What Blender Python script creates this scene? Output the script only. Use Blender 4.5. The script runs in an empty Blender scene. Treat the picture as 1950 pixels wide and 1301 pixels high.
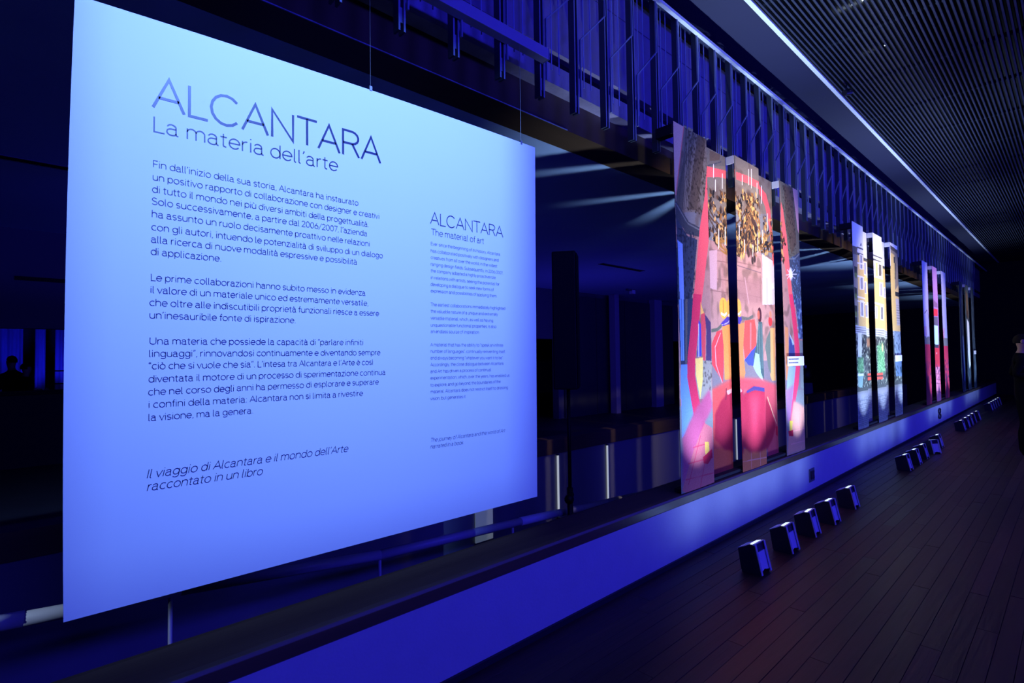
import bpy, bmesh, math, random
import numpy as np
from mathutils import Vector, Matrix, Euler
S = bpy.context.scene
C = S.collection
PI = math.pi
R = math.radians
rnd = random.Random(4)

# ------------------------------------------------------------------ camera
YAW, PITCH, ROLL = R(47.286), R(1.699), R(-.778)
fw = Vector((math.cos(YAW)*math.cos(PITCH), math.sin(YAW)*math.cos(PITCH), math.sin(PITCH)))
r0 = Vector((math.sin(YAW), -math.cos(YAW), 0)); u0 = r0.cross(fw)
rt = r0*math.cos(ROLL) + u0*math.sin(ROLL); up = -r0*math.sin(ROLL) + u0*math.cos(ROLL)
cd = bpy.data.cameras.new('camera'); cam = bpy.data.objects.new('camera', cd); C.objects.link(cam)
m3 = Matrix((rt, up, -fw)).transposed(); cam.matrix_world = Matrix.Translation((0, 0, 1.6)) @ m3.to_4x4()
cd.sensor_width = 36; cd.lens = 1000*36/1950; cd.clip_start = .02; cd.clip_end = 200
S.camera = cam
# ------------------------------------------------------------------ world, exposure
w = bpy.data.worlds.new('world'); S.world = w; w.use_nodes = True
w.node_tree.nodes['Background'].inputs[0].default_value = (.6, .6, .75, 1)
w.node_tree.nodes['Background'].inputs[1].default_value = .0035
vs = S.view_settings
vs.view_transform = 'Standard'; vs.look = 'None'; vs.exposure = 0; vs.gamma = 1; vs.use_curve_mapping = False

# ------------------------------------------------------------------ lights
def aim(o, tgt):
    o.rotation_euler = (Vector(tgt)-o.location).to_track_quat('-Z', 'Y').to_euler()
def area(name, loc, tgt, sx, sy, power, col, spread=180):
    l = bpy.data.lights.new(name, 'AREA'); l.shape = 'RECTANGLE'; l.size = sx; l.size_y = sy
    l.energy = power; l.color = col; l.spread = R(spread)
    o = bpy.data.objects.new(name, l); C.objects.link(o); o.location = loc; aim(o, tgt); return o
def spot(name, loc, tgt, power, col, deg, blend=1, rad=.03):
    l = bpy.data.lights.new(name, 'SPOT'); l.energy = power; l.color = col; l.spot_size = R(deg); l.spot_blend = blend
    l.shadow_soft_size = rad
    o = bpy.data.objects.new(name, l); C.objects.link(o); o.location = loc; aim(o, tgt); return o
BLUE = (.035, .03, 1)
# row of blue wash lamps on the side of the gallery behind the camera
for k, x in enumerate((.5, 4, 7.5, 11, 14.5, 18)):
    area('blue_wash_lamp', (x, -2.9, 3.1), (x+.3, 2.2, 2.6), 1.6, .3, 105 if k < 5 else 60, BLUE)
# projector on the information panel
PJ = Vector((.9, -1.0, 4.62))        # projector on the information panel, framed by added shutters
spot('panel_projector', PJ, (1.15, 2.25, 2.8), 1380, (.19, .385, 1), 66, 1, .022)
spot('sleeve_fill', (-1.5, 3.0, 1.5), (-.10, 3.6, .34), 110, (.55, .78, 1), 20, .8, .03)  # fill light added out of view to brighten the white handrail sleeve
# blue fill lights added in the hall beyond the ramp, tinting ceiling and columns
area('hall_fill_light', (8.5, 6.9, .25), (9.5, 8.0, 3.3), 2.2, .4, 16, (.06, .04, 1))
area('hall_fill_light', (2.5, 6.2, .25), (3.2, 7.4, 3.3), 2.2, .4, 9, (.05, .05, 1))
# white spots between the ceiling slats, one pair on each picture screen
for k, x in enumerate((5.1, 9.85, 14.6, 19.4)):
    for dx in (-.25, .5):
        spot('screen_spotlight', (x+dx-.3, -.6, 4.7), (x+dx, 2.13, 2.55), (720, 600, 520, 240)[k], (1, .84, .68), 39, 1, .06)

# ------------------------------------------------------------------ materials
def mat(name, col, rough=.6, metal=0, noise=0, nscale=8, bump=0, bscale=40, emit=None, es=0, spec=.5, stretch=None, alpha=None):
    m = bpy.data.materials.new(name); m.use_nodes = True; nt = m.node_tree; b = nt.nodes['Principled BSDF']
    b.inputs['Base Color'].default_value = (*col, 1); b.inputs['Roughness'].default_value = rough
    b.inputs['Metallic'].default_value = metal; b.inputs['Specular IOR Level'].default_value = spec
    tc = nt.nodes.new('ShaderNodeTexCoord'); src = tc.outputs['Object']
    if stretch:
        mp = nt.nodes.new('ShaderNodeMapping'); mp.inputs['Scale'].default_value = stretch
        nt.links.new(src, mp.inputs['Vector']); src = mp.outputs['Vector']
    if noise:
        n = nt.nodes.new('ShaderNodeTexNoise'); n.inputs['Scale'].default_value = nscale; n.inputs['Detail'].default_value = 6
        nt.links.new(src, n.inputs['Vector'])
        mx = nt.nodes.new('ShaderNodeMix'); mx.data_type = 'RGBA'
        mx.inputs['A'].default_value = (*[c*(1-noise) for c in col], 1); mx.inputs['B'].default_value = (*[min(1, c*(1+noise)) for c in col], 1)
        nt.links.new(n.outputs['Fac'], mx.inputs['Factor']); nt.links.new(mx.outputs['Result'], b.inputs['Base Color'])
    if bump:
        n = nt.nodes.new('ShaderNodeTexNoise'); n.inputs['Scale'].default_value = bscale; n.inputs['Detail'].default_value = 4
        nt.links.new(src, n.inputs['Vector']); bp = nt.nodes.new('ShaderNodeBump'); bp.inputs['Strength'].default_value = bump
        bp.inputs['Distance'].default_value = .01
        nt.links.new(n.outputs['Fac'], bp.inputs['Height']); nt.links.new(bp.outputs['Normal'], b.inputs['Normal'])
    if emit:
        b.inputs['Emission Color'].default_value = (*emit, 1); b.inputs['Emission Strength'].default_value = es
    return m
def cloth_mat(name):
    m = bpy.data.materials.new(name); m.use_nodes = True; nt = m.node_tree; b = nt.nodes['Principled BSDF']
    a = nt.nodes.new('ShaderNodeVertexColor'); a.layer_name = 'print'
    wv = nt.nodes.new('ShaderNodeTexNoise'); wv.inputs['Scale'].default_value = 260; bp = nt.nodes.new('ShaderNodeBump'); bp.inputs['Strength'].default_value = .08; bp.inputs['Distance'].default_value = .002
    tc = nt.nodes.new('ShaderNodeTexCoord'); nt.links.new(tc.outputs['Object'], wv.inputs['Vector'])
    nt.links.new(wv.outputs['Fac'], bp.inputs['Height']); nt.links.new(bp.outputs['Normal'], b.inputs['Normal'])
    nt.links.new(a.outputs['Color'], b.inputs['Base Color']); b.inputs['Roughness'].default_value = .85
    b.inputs['Specular IOR Level'].default_value = .2
    return m
M = dict(
 wood_floor=mat('dark_wood_floor', (.046, .024, .013), .46, noise=.35, nscale=5, bump=.25, bscale=14, stretch=(.25, 3, 1), spec=.28),
 wood_floor_b=mat('dark_wood_floor_worn', (.055, .030, .016), .5, noise=.35, nscale=6, bump=.3, bscale=16, stretch=(.25, 3, 1), spec=.28),
 wood_floor_c=mat('dark_wood_floor_deep', (.037, .019, .011), .42, noise=.35, nscale=5, bump=.25, bscale=12, stretch=(.25, 3, 1), spec=.28),
 joint=mat('floor_joint_black', (.012, .008, .007), .8),
 plaster=mat('scuffed_white_plaster', (.62, .62, .64), .75, noise=.07, nscale=6, bump=.12, bscale=70),
 base=mat('black_rubber_base', (.02, .022, .025), .5, noise=.2),
 cap=mat('brown_varnished_wood', (.12, .072, .035), .42, noise=.3, nscale=4, bump=.08, bscale=18, stretch=(.3, 4, 4)),
 fascia=mat('upper_wall_paint', (.28, .23, .38), .8, noise=.12, nscale=3, bump=.1, bscale=30),
 band=mat('rough_upper_band', (.30, .26, .42), .85, noise=.5, nscale=9, bump=.5, bscale=25, stretch=(1, 1, .4)),
 beam=mat('brown_beam_panel', (.075, .042, .022), .45, noise=.3, nscale=3, stretch=(.4, 3, 3)),
 cornice=mat('white_cornice', (.75, .78, .8), .5, noise=.04),
 soffit=mat('dark_navy_soffit', (.009, .010, .045), .7, noise=.1, nscale=3),
 alu=mat('brushed_aluminium', (.85, .88, .9), .4, metal=.1, noise=.1, nscale=20),
 slat=mat('dark_ceiling_slat', (.05, .058, .09), .4, metal=.3, noise=.1),
 black=mat('plenum_black', (.006, .006, .008), .9, noise=.2),
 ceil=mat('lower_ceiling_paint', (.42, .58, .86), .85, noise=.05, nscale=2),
 steel=mat('grey_painted_steel', (.34, .40, .52), .4, metal=.3, noise=.1, nscale=30),
 steel_d=mat('dark_painted_steel', (.07, .085, .12), .45, metal=.3, noise=.1, nscale=30),
 beamtube=mat('pale_painted_tube', (.40, .38, .5), .5, noise=.06),
 board=mat('white_panel_fabric', (.86, .87, .88), .62, noise=.015, nscale=2, bump=.02, bscale=300, spec=.3),
 ink=mat('dark_blue_ink', (.03, .035, .12), .4, noise=.05),
 wire=mat('thin_steel_wire', (.55, .57, .6), .35, metal=.8, noise=.05),
 dark=mat('dark_matt_board', (.015, .015, .018), .8, noise=.2),
 whitetop=mat('white_top_board', (.72, .73, .75), .6, noise=.04),
 lamp_side=mat('black_lamp_housing', (.02, .02, .028), .35, metal=.3, noise=.2, nscale=30),
 lamp_rear=mat('silver_lamp_cover', (.85, .85, .88), .4, metal=.2, noise=.08, nscale=20),
 lamp_disp=mat('dark_lamp_display', (.05, .04, .06), .2, noise=.1),
 lamp_edge=mat('bright_metal_edge', (.85, .86, .9), .25, metal=.4, noise=.03),
 lens=mat('lamp_lens', (.8, .85, .9), .15, noise=.03, emit=(.72, .88, 1), es=1.1),
 tube=mat('painted_handrail', (.40, .38, .46), .4, noise=.08),
 sleeve=mat('white_sleeve', (.85, .87, .88), .45, noise=.03),
 opp=mat('grey_parapet_paint', (.20, .20, .25), .8, noise=.08, nscale=3),
 strip=mat('lit_tube', (.8, .8, .8), .5, noise=.02, emit=(.86, .95, 1), es=.42),
 strip2=mat('dim_lit_tube', (.6, .65, .65), .5, noise=.02, emit=(.55, .75, 1), es=.09),
 farwall=mat('dark_back_wall', (.045, .05, .055), .6, noise=.2, nscale=2),
 bulk=mat('bulkhead_paint', (.12, .12, .14), .85, noise=.1, nscale=2),
 column=mat('violet_grey_column', (.42, .36, .46), .7, noise=.06),
 curtain=mat('blue_lit_drape', (.35, .35, .5), .8, noise=.2, nscale=10, bump=.3, bscale=40, stretch=(4, 4, .5)),
 speaker=mat('black_speaker', (.005, .005, .006), .55, noise=.2, nscale=60, bump=.2, bscale=200),
 floor_low=mat('dark_lower_floor', (.05, .042, .05), .5, noise=.25, nscale=2),
 edge=mat('pale_stair_edging', (.5, .5, .48), .5, noise=.1),
 socket=mat('grey_socket_metal', (.22, .24, .26), .4, metal=.5, noise=.1),
 label=mat('white_caption_card', (.85, .87, .9), .6, noise=.01),
 skin=mat('skin', (.32, .19, .13), .55, noise=.12, nscale=20),
 cloth=mat('black_clothes', (.004, .004, .005), .95, noise=.3, nscale=20, bump=.2, bscale=60, spec=.05),
 hair=mat('dark_hair', (.008, .007, .006), .8, noise=.3, nscale=60, spec=.1),
)
CLOTH = cloth_mat('printed_cloth')

# ------------------------------------------------------------------ helpers
def link(name, me, parent=None, loc=None):
    o = bpy.data.objects.new(name, me); C.objects.link(o)
    if parent: o.parent = parent
    if loc: o.location = loc
    return o
def box(v, fc, x0, x1, y0, y1, z0, z1):
    i = len(v)
    v += [(x0,y0,z0),(x1,y0,z0),(x1,y1,z0),(x0,y1,z0),(x0,y0,z1),(x1,y0,z1),(x1,y1,z1),(x0,y1,z1)]
    fc += [(i,i+3,i+2,i+1),(i+4,i+5,i+6,i+7),(i,i+1,i+5,i+4),(i+1,i+2,i+6,i+5),(i+2,i+3,i+7,i+6),(i+3,i,i+4,i+7)]
def tube(v, fc, p, q, r, n=8, r2=None):
    p, q = Vector(p), Vector(q); d = (q-p).normalized(); a = d.orthogonal().normalized(); b = d.cross(a); i = len(v)
    r2 = r if r2 is None else r2
    for k in range(n):
        t = 2*PI*k/n; o = a*math.cos(t)+b*math.sin(t); v.append(tuple(p+o*r)); v.append(tuple(q+o*r2))
    for k in range(n):
        j = (k+1) % n; fc.append((i+2*k, i+2*j, i+2*j+1, i+2*k+1))
    fc.append(tuple(i+2*k for k in reversed(range(n)))); fc.append(tuple(i+2*k+1 for k in range(n)))
def mesh(name, v, fc, m, smooth=False, bevel=0):
    me = bpy.data.meshes.new(name); me.from_pydata(v, [], fc); me.materials.append(m)
    if bevel:
        bm = bmesh.new(); bm.from_mesh(me); bmesh.ops.bevel(bm, geom=bm.edges[:], offset=bevel, segments=2, affect='EDGES', profile=.5); bm.to_mesh(me); bm.free()
    if smooth:
        for p in me.polygons: p.use_smooth = True
    me.update(); return me
def boxes(name, L, m, parent=None, bevel=0, loc=None):
    v, fc = [], []
    for b in L: box(v, fc, *b)
    return link(name, mesh(name, v, fc, m, bevel=bevel), parent, loc)
def prism(name, prof, x0, x1, m, parent=None, axis='x', bevel=0, loc=None):
    n = len(prof); v = [(x0, a, b) for a, b in prof] + [(x1, a, b) for a, b in prof]
    fc = [tuple(range(n-1, -1, -1)), tuple(range(n, 2*n))] + [(i, (i+1) % n, n+(i+1) % n, n+i) for i in range(n)]
    me = mesh(name, v, fc, m)
    bm = bmesh.new(); bm.from_mesh(me); bmesh.ops.recalc_face_normals(bm, faces=bm.faces[:])
    if bevel: bmesh.ops.bevel(bm, geom=bm.edges[:], offset=bevel, segments=2, affect='EDGES', profile=.5)
    bm.to_mesh(me); bm.free()
    return link(name, me, parent, loc)
def empty(name, loc, label=None, cat=None, group=None, rz=0):
    o = bpy.data.objects.new(name, None); C.objects.link(o); o.location = loc; o.rotation_euler.z = rz
    tag(o, label, cat, group); o.empty_display_size = .05; return o
def tag(o, label=None, cat=None, group=None, kind=None):
    if label: o['label'] = label
    if cat: o['category'] = cat
    if group: o['group'] = group
    if kind: o['kind'] = kind
    return o
def struct(o, label=None, cat=None):
    o['kind'] = 'structure'
    if o.parent is None: o['label'] = label; o['category'] = cat
    return o

X0, X1 = -3.0, 26.0
# ------------------------------------------------------------------ floor with its boards
floor = struct(boxes('floor', [(X0, X1, -4.2, 2.148, -.12, -.014)], M['joint']), 'dark brown wooden floor of narrow boards running along the parapet', 'floor')
PW = .0935; woods = [M['wood_floor'], M['wood_floor_b'], M['wood_floor_c']]
mcache = {}; n_ind = 0; restv = [[], [], []]; restf = [[], [], []]
row = 0; y = 2.140
while y > -4.1:
    x = X0 + rnd.random()*1.5
    first = True
    xa = X0
    while xa < X1:
        xb = min(X1, xa + (rnd.choice((1.3, 1.6, 1.9, 2.3)) if not first else .5+rnd.random()*1.6)); first = False
        k = rnd.randrange(3); dz = rnd.random()*.0016
        near = (.3 < xb and xa < 12.5 and y > -.75)
        ln_ = xb-xa-.002
        if near and n_ind < 296:
            key = (round(ln_, 1), k)
            if key not in mcache:
                v, fc = [], []; L = ln_; Wd = PW-.0022; bvl = .0008
                v = [(0,0,0),(L,0,0),(L,Wd,0),(0,Wd,0),(0,0,.0125),(L,0,.0125),(L,Wd,.0125),(0,Wd,.0125),
                     (bvl,bvl,.014),(L-bvl,bvl,.014),(L-bvl,Wd-bvl,.014),(bvl,Wd-bvl,.014)]
                fc = [(0,1,5,4),(1,2,6,5),(2,3,7,6),(3,0,4,7),(4,5,9,8),(5,6,10,9),(6,7,11,10),(7,4,8,11),(8,9,10,11)]
                mcache[key] = mesh('floorboard', v, fc, woods[k])
                mcache[key]['len'] = L
            o = link('floorboard', mcache[key], floor, (xa, y-PW+.0022, -.0135+dz)); o.scale.x = ln_/mcache[key]['len']; n_ind += 1
        else:
            box(restv[k], restf[k], xa, xb-.002, y-PW+.0022, y, -.0135, .0005+dz)
        xa = xb
    y -= PW; row += 1
for k in range(3):
    o = link('floorboards', mesh('floorboards', restv[k], restf[k], woods[k]), floor); o['kind'] = 'stuff'

# ------------------------------------------------------------------ parapet on the left of the gallery
wl = struct(boxes('wall_left', [(X0, X1, 2.148, 2.40, -.7, .428)], M['plaster']), 'low white parapet wall washed in blue light under the brown cap', 'wall')
struct(boxes('shadow_strip_left', [(X0, X1, 2.132, 2.147, .001, .035)], M['base']), 'thin black strip standing in for the shadow gap at the foot of the low parapet', 'skirting')  # shade of the gap under the parapet, made as a black strip
cap = prism('trim_1', [(2.128, .436), (2.118, .445), (2.118, .500), (2.126, .515), (2.15, .520), (2.36, .528), (2.395, .522), (2.412, .50), (2.412, .436)], X0, X1, M['cap'], bevel=.002)
struct(cap, 'broad brown varnished wooden cap along the top of the low parapet', 'trim')
for px in (-.9, 1.55, 4.0, 6.45, 8.9, 11.35, 13.8): pass

# sockets on the parapet
s = empty('wall_socket', (6.64, 2.147, .2), 'small square grey metal wall socket in the blue parapet', 'socket')
boxes('back_plate', [(-.085, .085, -.006, 0, -.075, .075)], M['socket'], s, .002)
boxes('hinged_cover', [(-.05, .045, -.02, -.0065, -.045, .05)], M['lamp_disp'], s, .003)
boxes('latch', [(.05, .068, -.016, -.0065, -.02, .02)], M['alu'], s, .002)
s = empty('wall_valve', (14.65, 2.147, .24), 'dark ring-shaped wall fitting on the parapet below the lilac and red screen', 'fitting')
for z in (.06, -.055):
    v, fc = [], []
    for a in range(16):
        for bb in range(6):
            t, p = 2*PI*a/16, 2*PI*bb/6; rr = .052+.011*math.cos(p); v.append((rr*math.cos(t)*2.2, -.012+.011*math.sin(p), z+rr*math.sin(t)))
            fc.append((a*6+bb, ((a+1) % 16)*6+bb, ((a+1) % 16)*6+(bb+1) % 6, a*6+(bb+1) % 6))
    link('ring', mesh('ring', v, fc, M['lamp_disp'], True), s)

# ------------------------------------------------------------------ void, ramp floor, far parapet
struct(boxes('floor', [(X0, X1, 2.41, 4.8, -.76, -.70)], M['floor_low']), 'dark sunken floor of the ramp between the two parapets', 'floor')
wo = struct(boxes('wall_opposite', [(X0, X1, 4.8, 4.95, -.70, .31)], M['opp']), 'plain dark violet parapet across the ramp under a dark cap', 'wall')
struct(boxes('trim_2', [(X0, X1, 4.765, 4.99, .312, .505)], M['cap']), 'deep dark wooden cap on the parapet across the ramp', 'trim')
struct(boxes('baseboard_opposite', [(X0, X1, 4.775, 4.799, -.699, -.585)], M['base']), 'black skirting at the foot of the parapet across the ramp', 'skirting')
struct(boxes('floor', [(X0-6, X1, 4.96, 17, -.06, 0)], M['floor_low']), 'dark floor of the hall beyond the far parapet', 'floor')
# lit tubes on the far parapet
for xr, m_, lab in ((.82, 'strip2', 'wide dim pale panel light under the bottom edge of the blue information panel'), (1.0885, 'strip', 'slim white lit tube on the far parapet left of the speaker pole'),
                (1.313, 'strip', 'slim white lit tube on the far parapet right of the speaker pole'), (1.752, 'strip', 'slim white lit tube at the left edge of the first picture screen'),
                (2.203, 'strip', 'slim white lit tube seen through the first gap of the chandelier screen')):
    x = xr*4.79; e = empty('wall_light', (x, 4.79, -.55), lab, 'wall light')
    hw = .012 if m_ == 'strip' else .13
    boxes('diffuser', [(-hw, hw, -.022, -.004, .02, .83)], M[m_], e, .002)
    for za in (0, .831): boxes('end_cap', [(-hw-.004, hw+.004, -.024, 0, za, za+.019)], M['steel_d'], e)
# handrail running down the ramp
hr = empty('handrail', (-1.2, 3.6, 0), 'blue round handrail with white sleeves sloping down along the ramp', 'handrail')
P = [(-1.2, .40), (-.3, .36), (.67, .275), (1.95, .135), (3.42, .062), (4.7, -.015), (8.0, -.2)]
v, fc = [], []
for (a, za), (b_, zb) in zip(P[:-1], P[1:]): tube(v, fc, (a+1.2, 0, za), (b_+1.2, 0, zb), .036, 14)
link('rail_tube', mesh('rail_tube', v, fc, M['tube'], True), hr)
for a, b_, za, zb in ((-.5, .0, .385, .336), (3.40, 3.9, .064, .035)):
    v, fc = [], []; tube(v, fc, (a+1.2, 0, za-.006 if a < 0 else za), (b_+1.2, 0, zb), .039, 16)
    link('white_sleeve', mesh('white_sleeve', v, fc, M['sleeve'], True), hr)['label'] = 'white sleeve'
for x, z in ((-.7, .39), (.62, .28), (1.95, .13), (3.3, .065), (4.65, -.015), (6.0, -.09)):
    v, fc = [], []; tube(v, fc, (x+1.2, 0, -.699), (x+1.2, 0, z-.03), .012, 8); link('post', mesh('post', v, fc, M['tube'], True), hr)
# edging strips on the lower floor between the screens
for i, (a, b_) in enumerate((((14.35, 4.70), (13.88, 4.32)), ((18.33, 4.72), (17.52, 4.1)), ((16.9, 4.72), (15.76, 4.0)), ((20.9, 4.72), (19.9, 3.9)))):
    d = Vector((b_[0]-a[0], b_[1]-a[1], 0)); L = d.length
    o = boxes('floor_edging', [(0, L, -.02, .02, 0, .012)], M['edge'], None, .002, (a[0], a[1], -.699)); o.rotation_euler.z = math.atan2(d.y, d.x)
    tag(o, ('shortest pale edging strip just right of the chandelier screen', 'pale edging strip nearest the yellow facade screen', 'long pale edging strip in the middle of the dark lower floor', 'farthest faint edging strip on the dark lower floor')[i], 'floor strip')

# ------------------------------------------------------------------ upper wall, beam, cornice, ceilings
wu = struct(boxes('wall_upper', [(X0, X1, 2.48, 2.6, 3.775, 4.36), (X0, X1, 2.48, 2.6, 4.368, 4.60)], M['fascia']), 'plain violet blue upper wall behind the hanging metal screen', 'wall')
struct(boxes('trim_3', [(X0, X1, 2.495, 2.62, 3.545, 3.685)], M['band']), 'rough mottled band along the bottom of the upper wall', 'trim')
struct(boxes('trim_4', [(X0, X1, 2.56, 2.9, 3.60, 3.9)], M['black']), 'black strip standing in for the shadow band across the upper wall', 'trim')  # black backing in the wall gap stands in for a shadow band
o = struct(boxes('trim_5', [(X0, X1, 2.60, 2.86, 3.316, 3.60)], M['beam']), 'dark brown beam under the upper wall', 'trim')
for x in (4.55, 9.3, 14.1): boxes('panel_joint', [(x, x+.02, 2.592, 2.6, 3.33, 3.6)], M['dark'], o)
boxes('metal_edge', [(X0, 3.0, 2.594, 2.6, 3.316, 3.322)], M['steel'], o)
struct(boxes('cornice', [(X0, X1, 2.266, 2.30, 4.518, 4.545)], M['cornice']), 'pale cornice lit bright blue above the hanging rods', 'cornice')
struct(boxes('ceiling', [(X0, X1, 1.969, 2.62, 4.800, 4.86)], M['soffit']), 'narrow plain dark blue ceiling strip between the cornice and the slats', 'ceiling')
struct(boxes('trim_6', [(X0, X1, 1.926, 1.968, 4.792, 4.825)], M['alu'], None, .002), 'bright aluminium edge of the slatted ceiling', 'trim')
sc = struct(boxes('ceiling', [(X0, X1, -4.4, 1.93, 5.30, 5.36)], M['black']), 'black void above with a ceiling of long thin dark slats', 'ceiling')
v, fc = [], []; box(v, fc, 0, X1-X0, 0, .016, 0, .05); sm = mesh('slat', v, fc, M['slat'])
yy = 1.89
while yy > -1.7:
    link('slat', sm, sc, (X0, yy, 4.80+rnd.random()*.002)); yy -= .044
for k in range(24):
    boxes('carrier', [(X0+.8+k*1.2, X0+.84+k*1.2, -1.75, 1.91, 4.853, 4.89)], M['steel_d'], sc)
struct(boxes('ceiling', [(X0, X1, -4.4, -1.76, 4.80, 4.86)], M['soffit']), 'plain dark ceiling on the inner side of the gallery', 'ceiling')
struct(boxes('wall_right', [(X0, X1, -4.4, -4.2, -.1, 5.3)], M['farwall']), 'dark inner wall of the gallery', 'wall')
struct(boxes('wall_end', [(X1, X1+.2, -4.4, 17, -.8, 5.4)], M['black']), 'black wall closing the far end of the gallery', 'wall')
struct(boxes('wall_back', [(X0-.2, X0, -4.4, 4.96, -.8, 5.4)], M['black']), 'black wall closing the near end of the gallery', 'wall')
# small lamps in the void above the slats
for i, (x, y_, lab) in enumerate(((5.80, 1.38, 'row of small white lamps above the slats near the top edge'), (6.85, 1.42, 'small white lamp glinting between slats, lower of two'))):
    e = empty('recessed_lamp', (x, y_, 4.95), lab, 'lamp')
    for k in range(4 if i == 0 else 2):
        v, fc = [], []; tube(v, fc, (0, -.066*k, 0), (0, -.066*k, .09), .012 if i else .018, 10); link('lamp_can', mesh('lamp_can', v, fc, M['steel_d'], True), e)
        v, fc = [], []; tube(v, fc, (0, -.066*k, -.006), (0, -.066*k, -.001), .009 if i else .016, 10); link('bulb', mesh('bulb', v, fc, mat('lit_bulb', (.8, .85, .9), .4, noise=.02, emit=(.7, .85, 1), es=2.0 if i else 3.5)), e)
# small spotlight hung under the slats
e = empty('ceiling_spotlight', (7.1, 1.79, 4.69), 'small black spotlight hanging below the slats by the bright edge', 'spotlight')
v, fc = [], []; tube(v, fc, (0, 0, 0), (0, 0, .11), .006, 8); link('stem', mesh('stem', v, fc, M['lamp_side']), e)
v, fc = [], []; tube(v, fc, (-.05, .01, -.03), (.07, -.01, .015), .032, 14, .04); link('lamp_head', mesh('lamp_head', v, fc, M['lamp_side']), e)
v, fc = [], []; box(v, fc, -.012, .022, -.045, .045, -.004, .012); link('yoke', mesh('yoke', v, fc, M['lamp_side']), e)

# lower ceiling over the hall beyond
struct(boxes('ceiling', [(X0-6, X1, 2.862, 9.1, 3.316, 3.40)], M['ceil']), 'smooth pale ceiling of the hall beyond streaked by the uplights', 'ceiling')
for x0_, x1_, lab in ((7.82, 9.17, 'long black slot in the hall ceiling right of the speaker'), (-1.5, .30, 'long black slot in the hall ceiling left of the information panel')):
    e = empty('ceiling_vent', (x0_, 6.0, 3.315), lab, 'vent')
    boxes('slot', [(0, x1_-x0_, -.05, .05, -.006, -.001)], M['black'], e)
    boxes('slot_frame', [(-.01, x1_-x0_+.01, -.062, -.05, -.009, 0), (-.01, x1_-x0_+.01, .05, .062, -.009, 0)], M['bulk'], e)
e = empty('smoke_detector', (11.5, 7.85, 3.315), 'tiny pale box hanging from the hall ceiling by the first column', 'detector')
boxes('detector_body', [(-.05, .09, -.05, .05, -.12, -.02)], M['sleeve'], e, .006); boxes('detector_base', [(-.22, -.05, -.04, .04, -.05, 0)], M['bulk'], e, .005)
struct(boxes('wall_far', [(X0-6, 10.0, 9.1, 9.3, 2.05, 3.40), (10.0, 15.6, 9.1, 9.3, 0, 3.4), (15.6, X1, 9.1, 9.3, 2.05, 3.4)], M['bulk']), 'dark bulkhead and wall at the far side of the hall', 'wall')
e = empty('wall_vent', (-.13, 9.098, 2.66), 'thin black slot vent in the dark bulkhead left of the panel', 'vent'); boxes('slot', [(0, .62, -.01, 0, 0, .05)], M['black'], e)
for x, y_, w_, lab in ((11.97, 8.86, .2, 'violet lit column nearest the speaker across the hall'), (14.2, 9.0, .42, 'second violet column across the hall beside the chandelier screen')):
    struct(boxes('column', [(x, x+w_, y_-.12, y_+.08, 0, 3.312)], M['column'], None, .004), lab, 'column')
e = empty('wall_cladding', (10.2, 9.08, 0), 'dark glossy wall panels between the violet columns', 'panels')
for k in range(4): boxes('panel', [(k*1.34, k*1.34+1.32, -.03, 0, .02, 3.2)], M['farwall'], e, .003)
# back of the far hall on the left: drapes washed in blue, counter and people
struct(boxes('wall_back_hall', [(X0-6, X1, 16.2, 16.4, 0, 3.4)], M['farwall']), 'dark end wall of the far hall', 'wall')
struct(boxes('ceiling', [(X0-6, X1, 9.3, 16.4, 3.0, 3.1)], M['bulk']), 'dark ceiling of the far hall behind the bulkhead', 'ceiling')
def drape(x0_, x1_, lab):
    n = int((x1_-x0_)/.02); v = []; fc = []
    for i in range(n+1):
        x = x0_+(x1_-x0_)*i/n; yy_ = 15.3+.035*math.sin(x*31)+.02*math.sin(x*77)
        for j in range(9): v.append((x, yy_, .02+2.9*j/8))
    for i in range(n):
        for j in range(8): fc.append((i*9+j, (i+1)*9+j, (i+1)*9+j+1, i*9+j+1))
    n2 = len(v); v += [(a, b+.02, c) for a, b, c in v]; fc += [tuple(q+n2 for q in reversed(f)) for f in fc]
    tag(link('curtain', mesh('curtain', v, fc, M['curtain'], True)), lab, 'curtain', 'blue lit curtains in the far hall')
drape(-1.7, -.07, 'wide blue lit curtain behind the dark figure at the far left')
drape(.12, .29, 'narrow bright blue curtain between the figure and the panel')
drape(.45, 1.2, 'blue lit curtain partly hidden by the left edge of the panel')
for x in (-.75, .2, .75): spot('curtain_uplight', (x, 14.5, .5), (x, 15.3, 2.2), 70, (.012, .014, 1), 60, 1, .05)
for nm, loc_, lab in (('counter', (-4.5, 11.0, 0), 'long black counter in front of the blue curtains'),):
    e = empty(nm, loc_, lab, 'counter')
    boxes('counter_body', [(0, 9, .05, .55, 0, 1.12)], M['dark'], e, .01); boxes('counter_top', [(-.03, 9.03, 0, .6, 1.121, 1.165)], M['black'], e, .006)
e = empty('guard_rail', (.3, 13.6, 0), 'thin metal guard rail in front of the blue curtains', 'railing')
for x in (0, .45, .9, 1.35):
    v, fc = [], []; tube(v, fc, (x, 0, 0), (x, 0, 1.45), .014, 8); link('post', mesh('post', v, fc, M['dark'], True), e)
for z in (1.45, 1.2):
    v, fc = [], []; tube(v, fc, (-.02, 0, z), (1.4, 0, z), .012, 8); link('rail', mesh('rail', v, fc, M['dark'], True), e)

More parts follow.
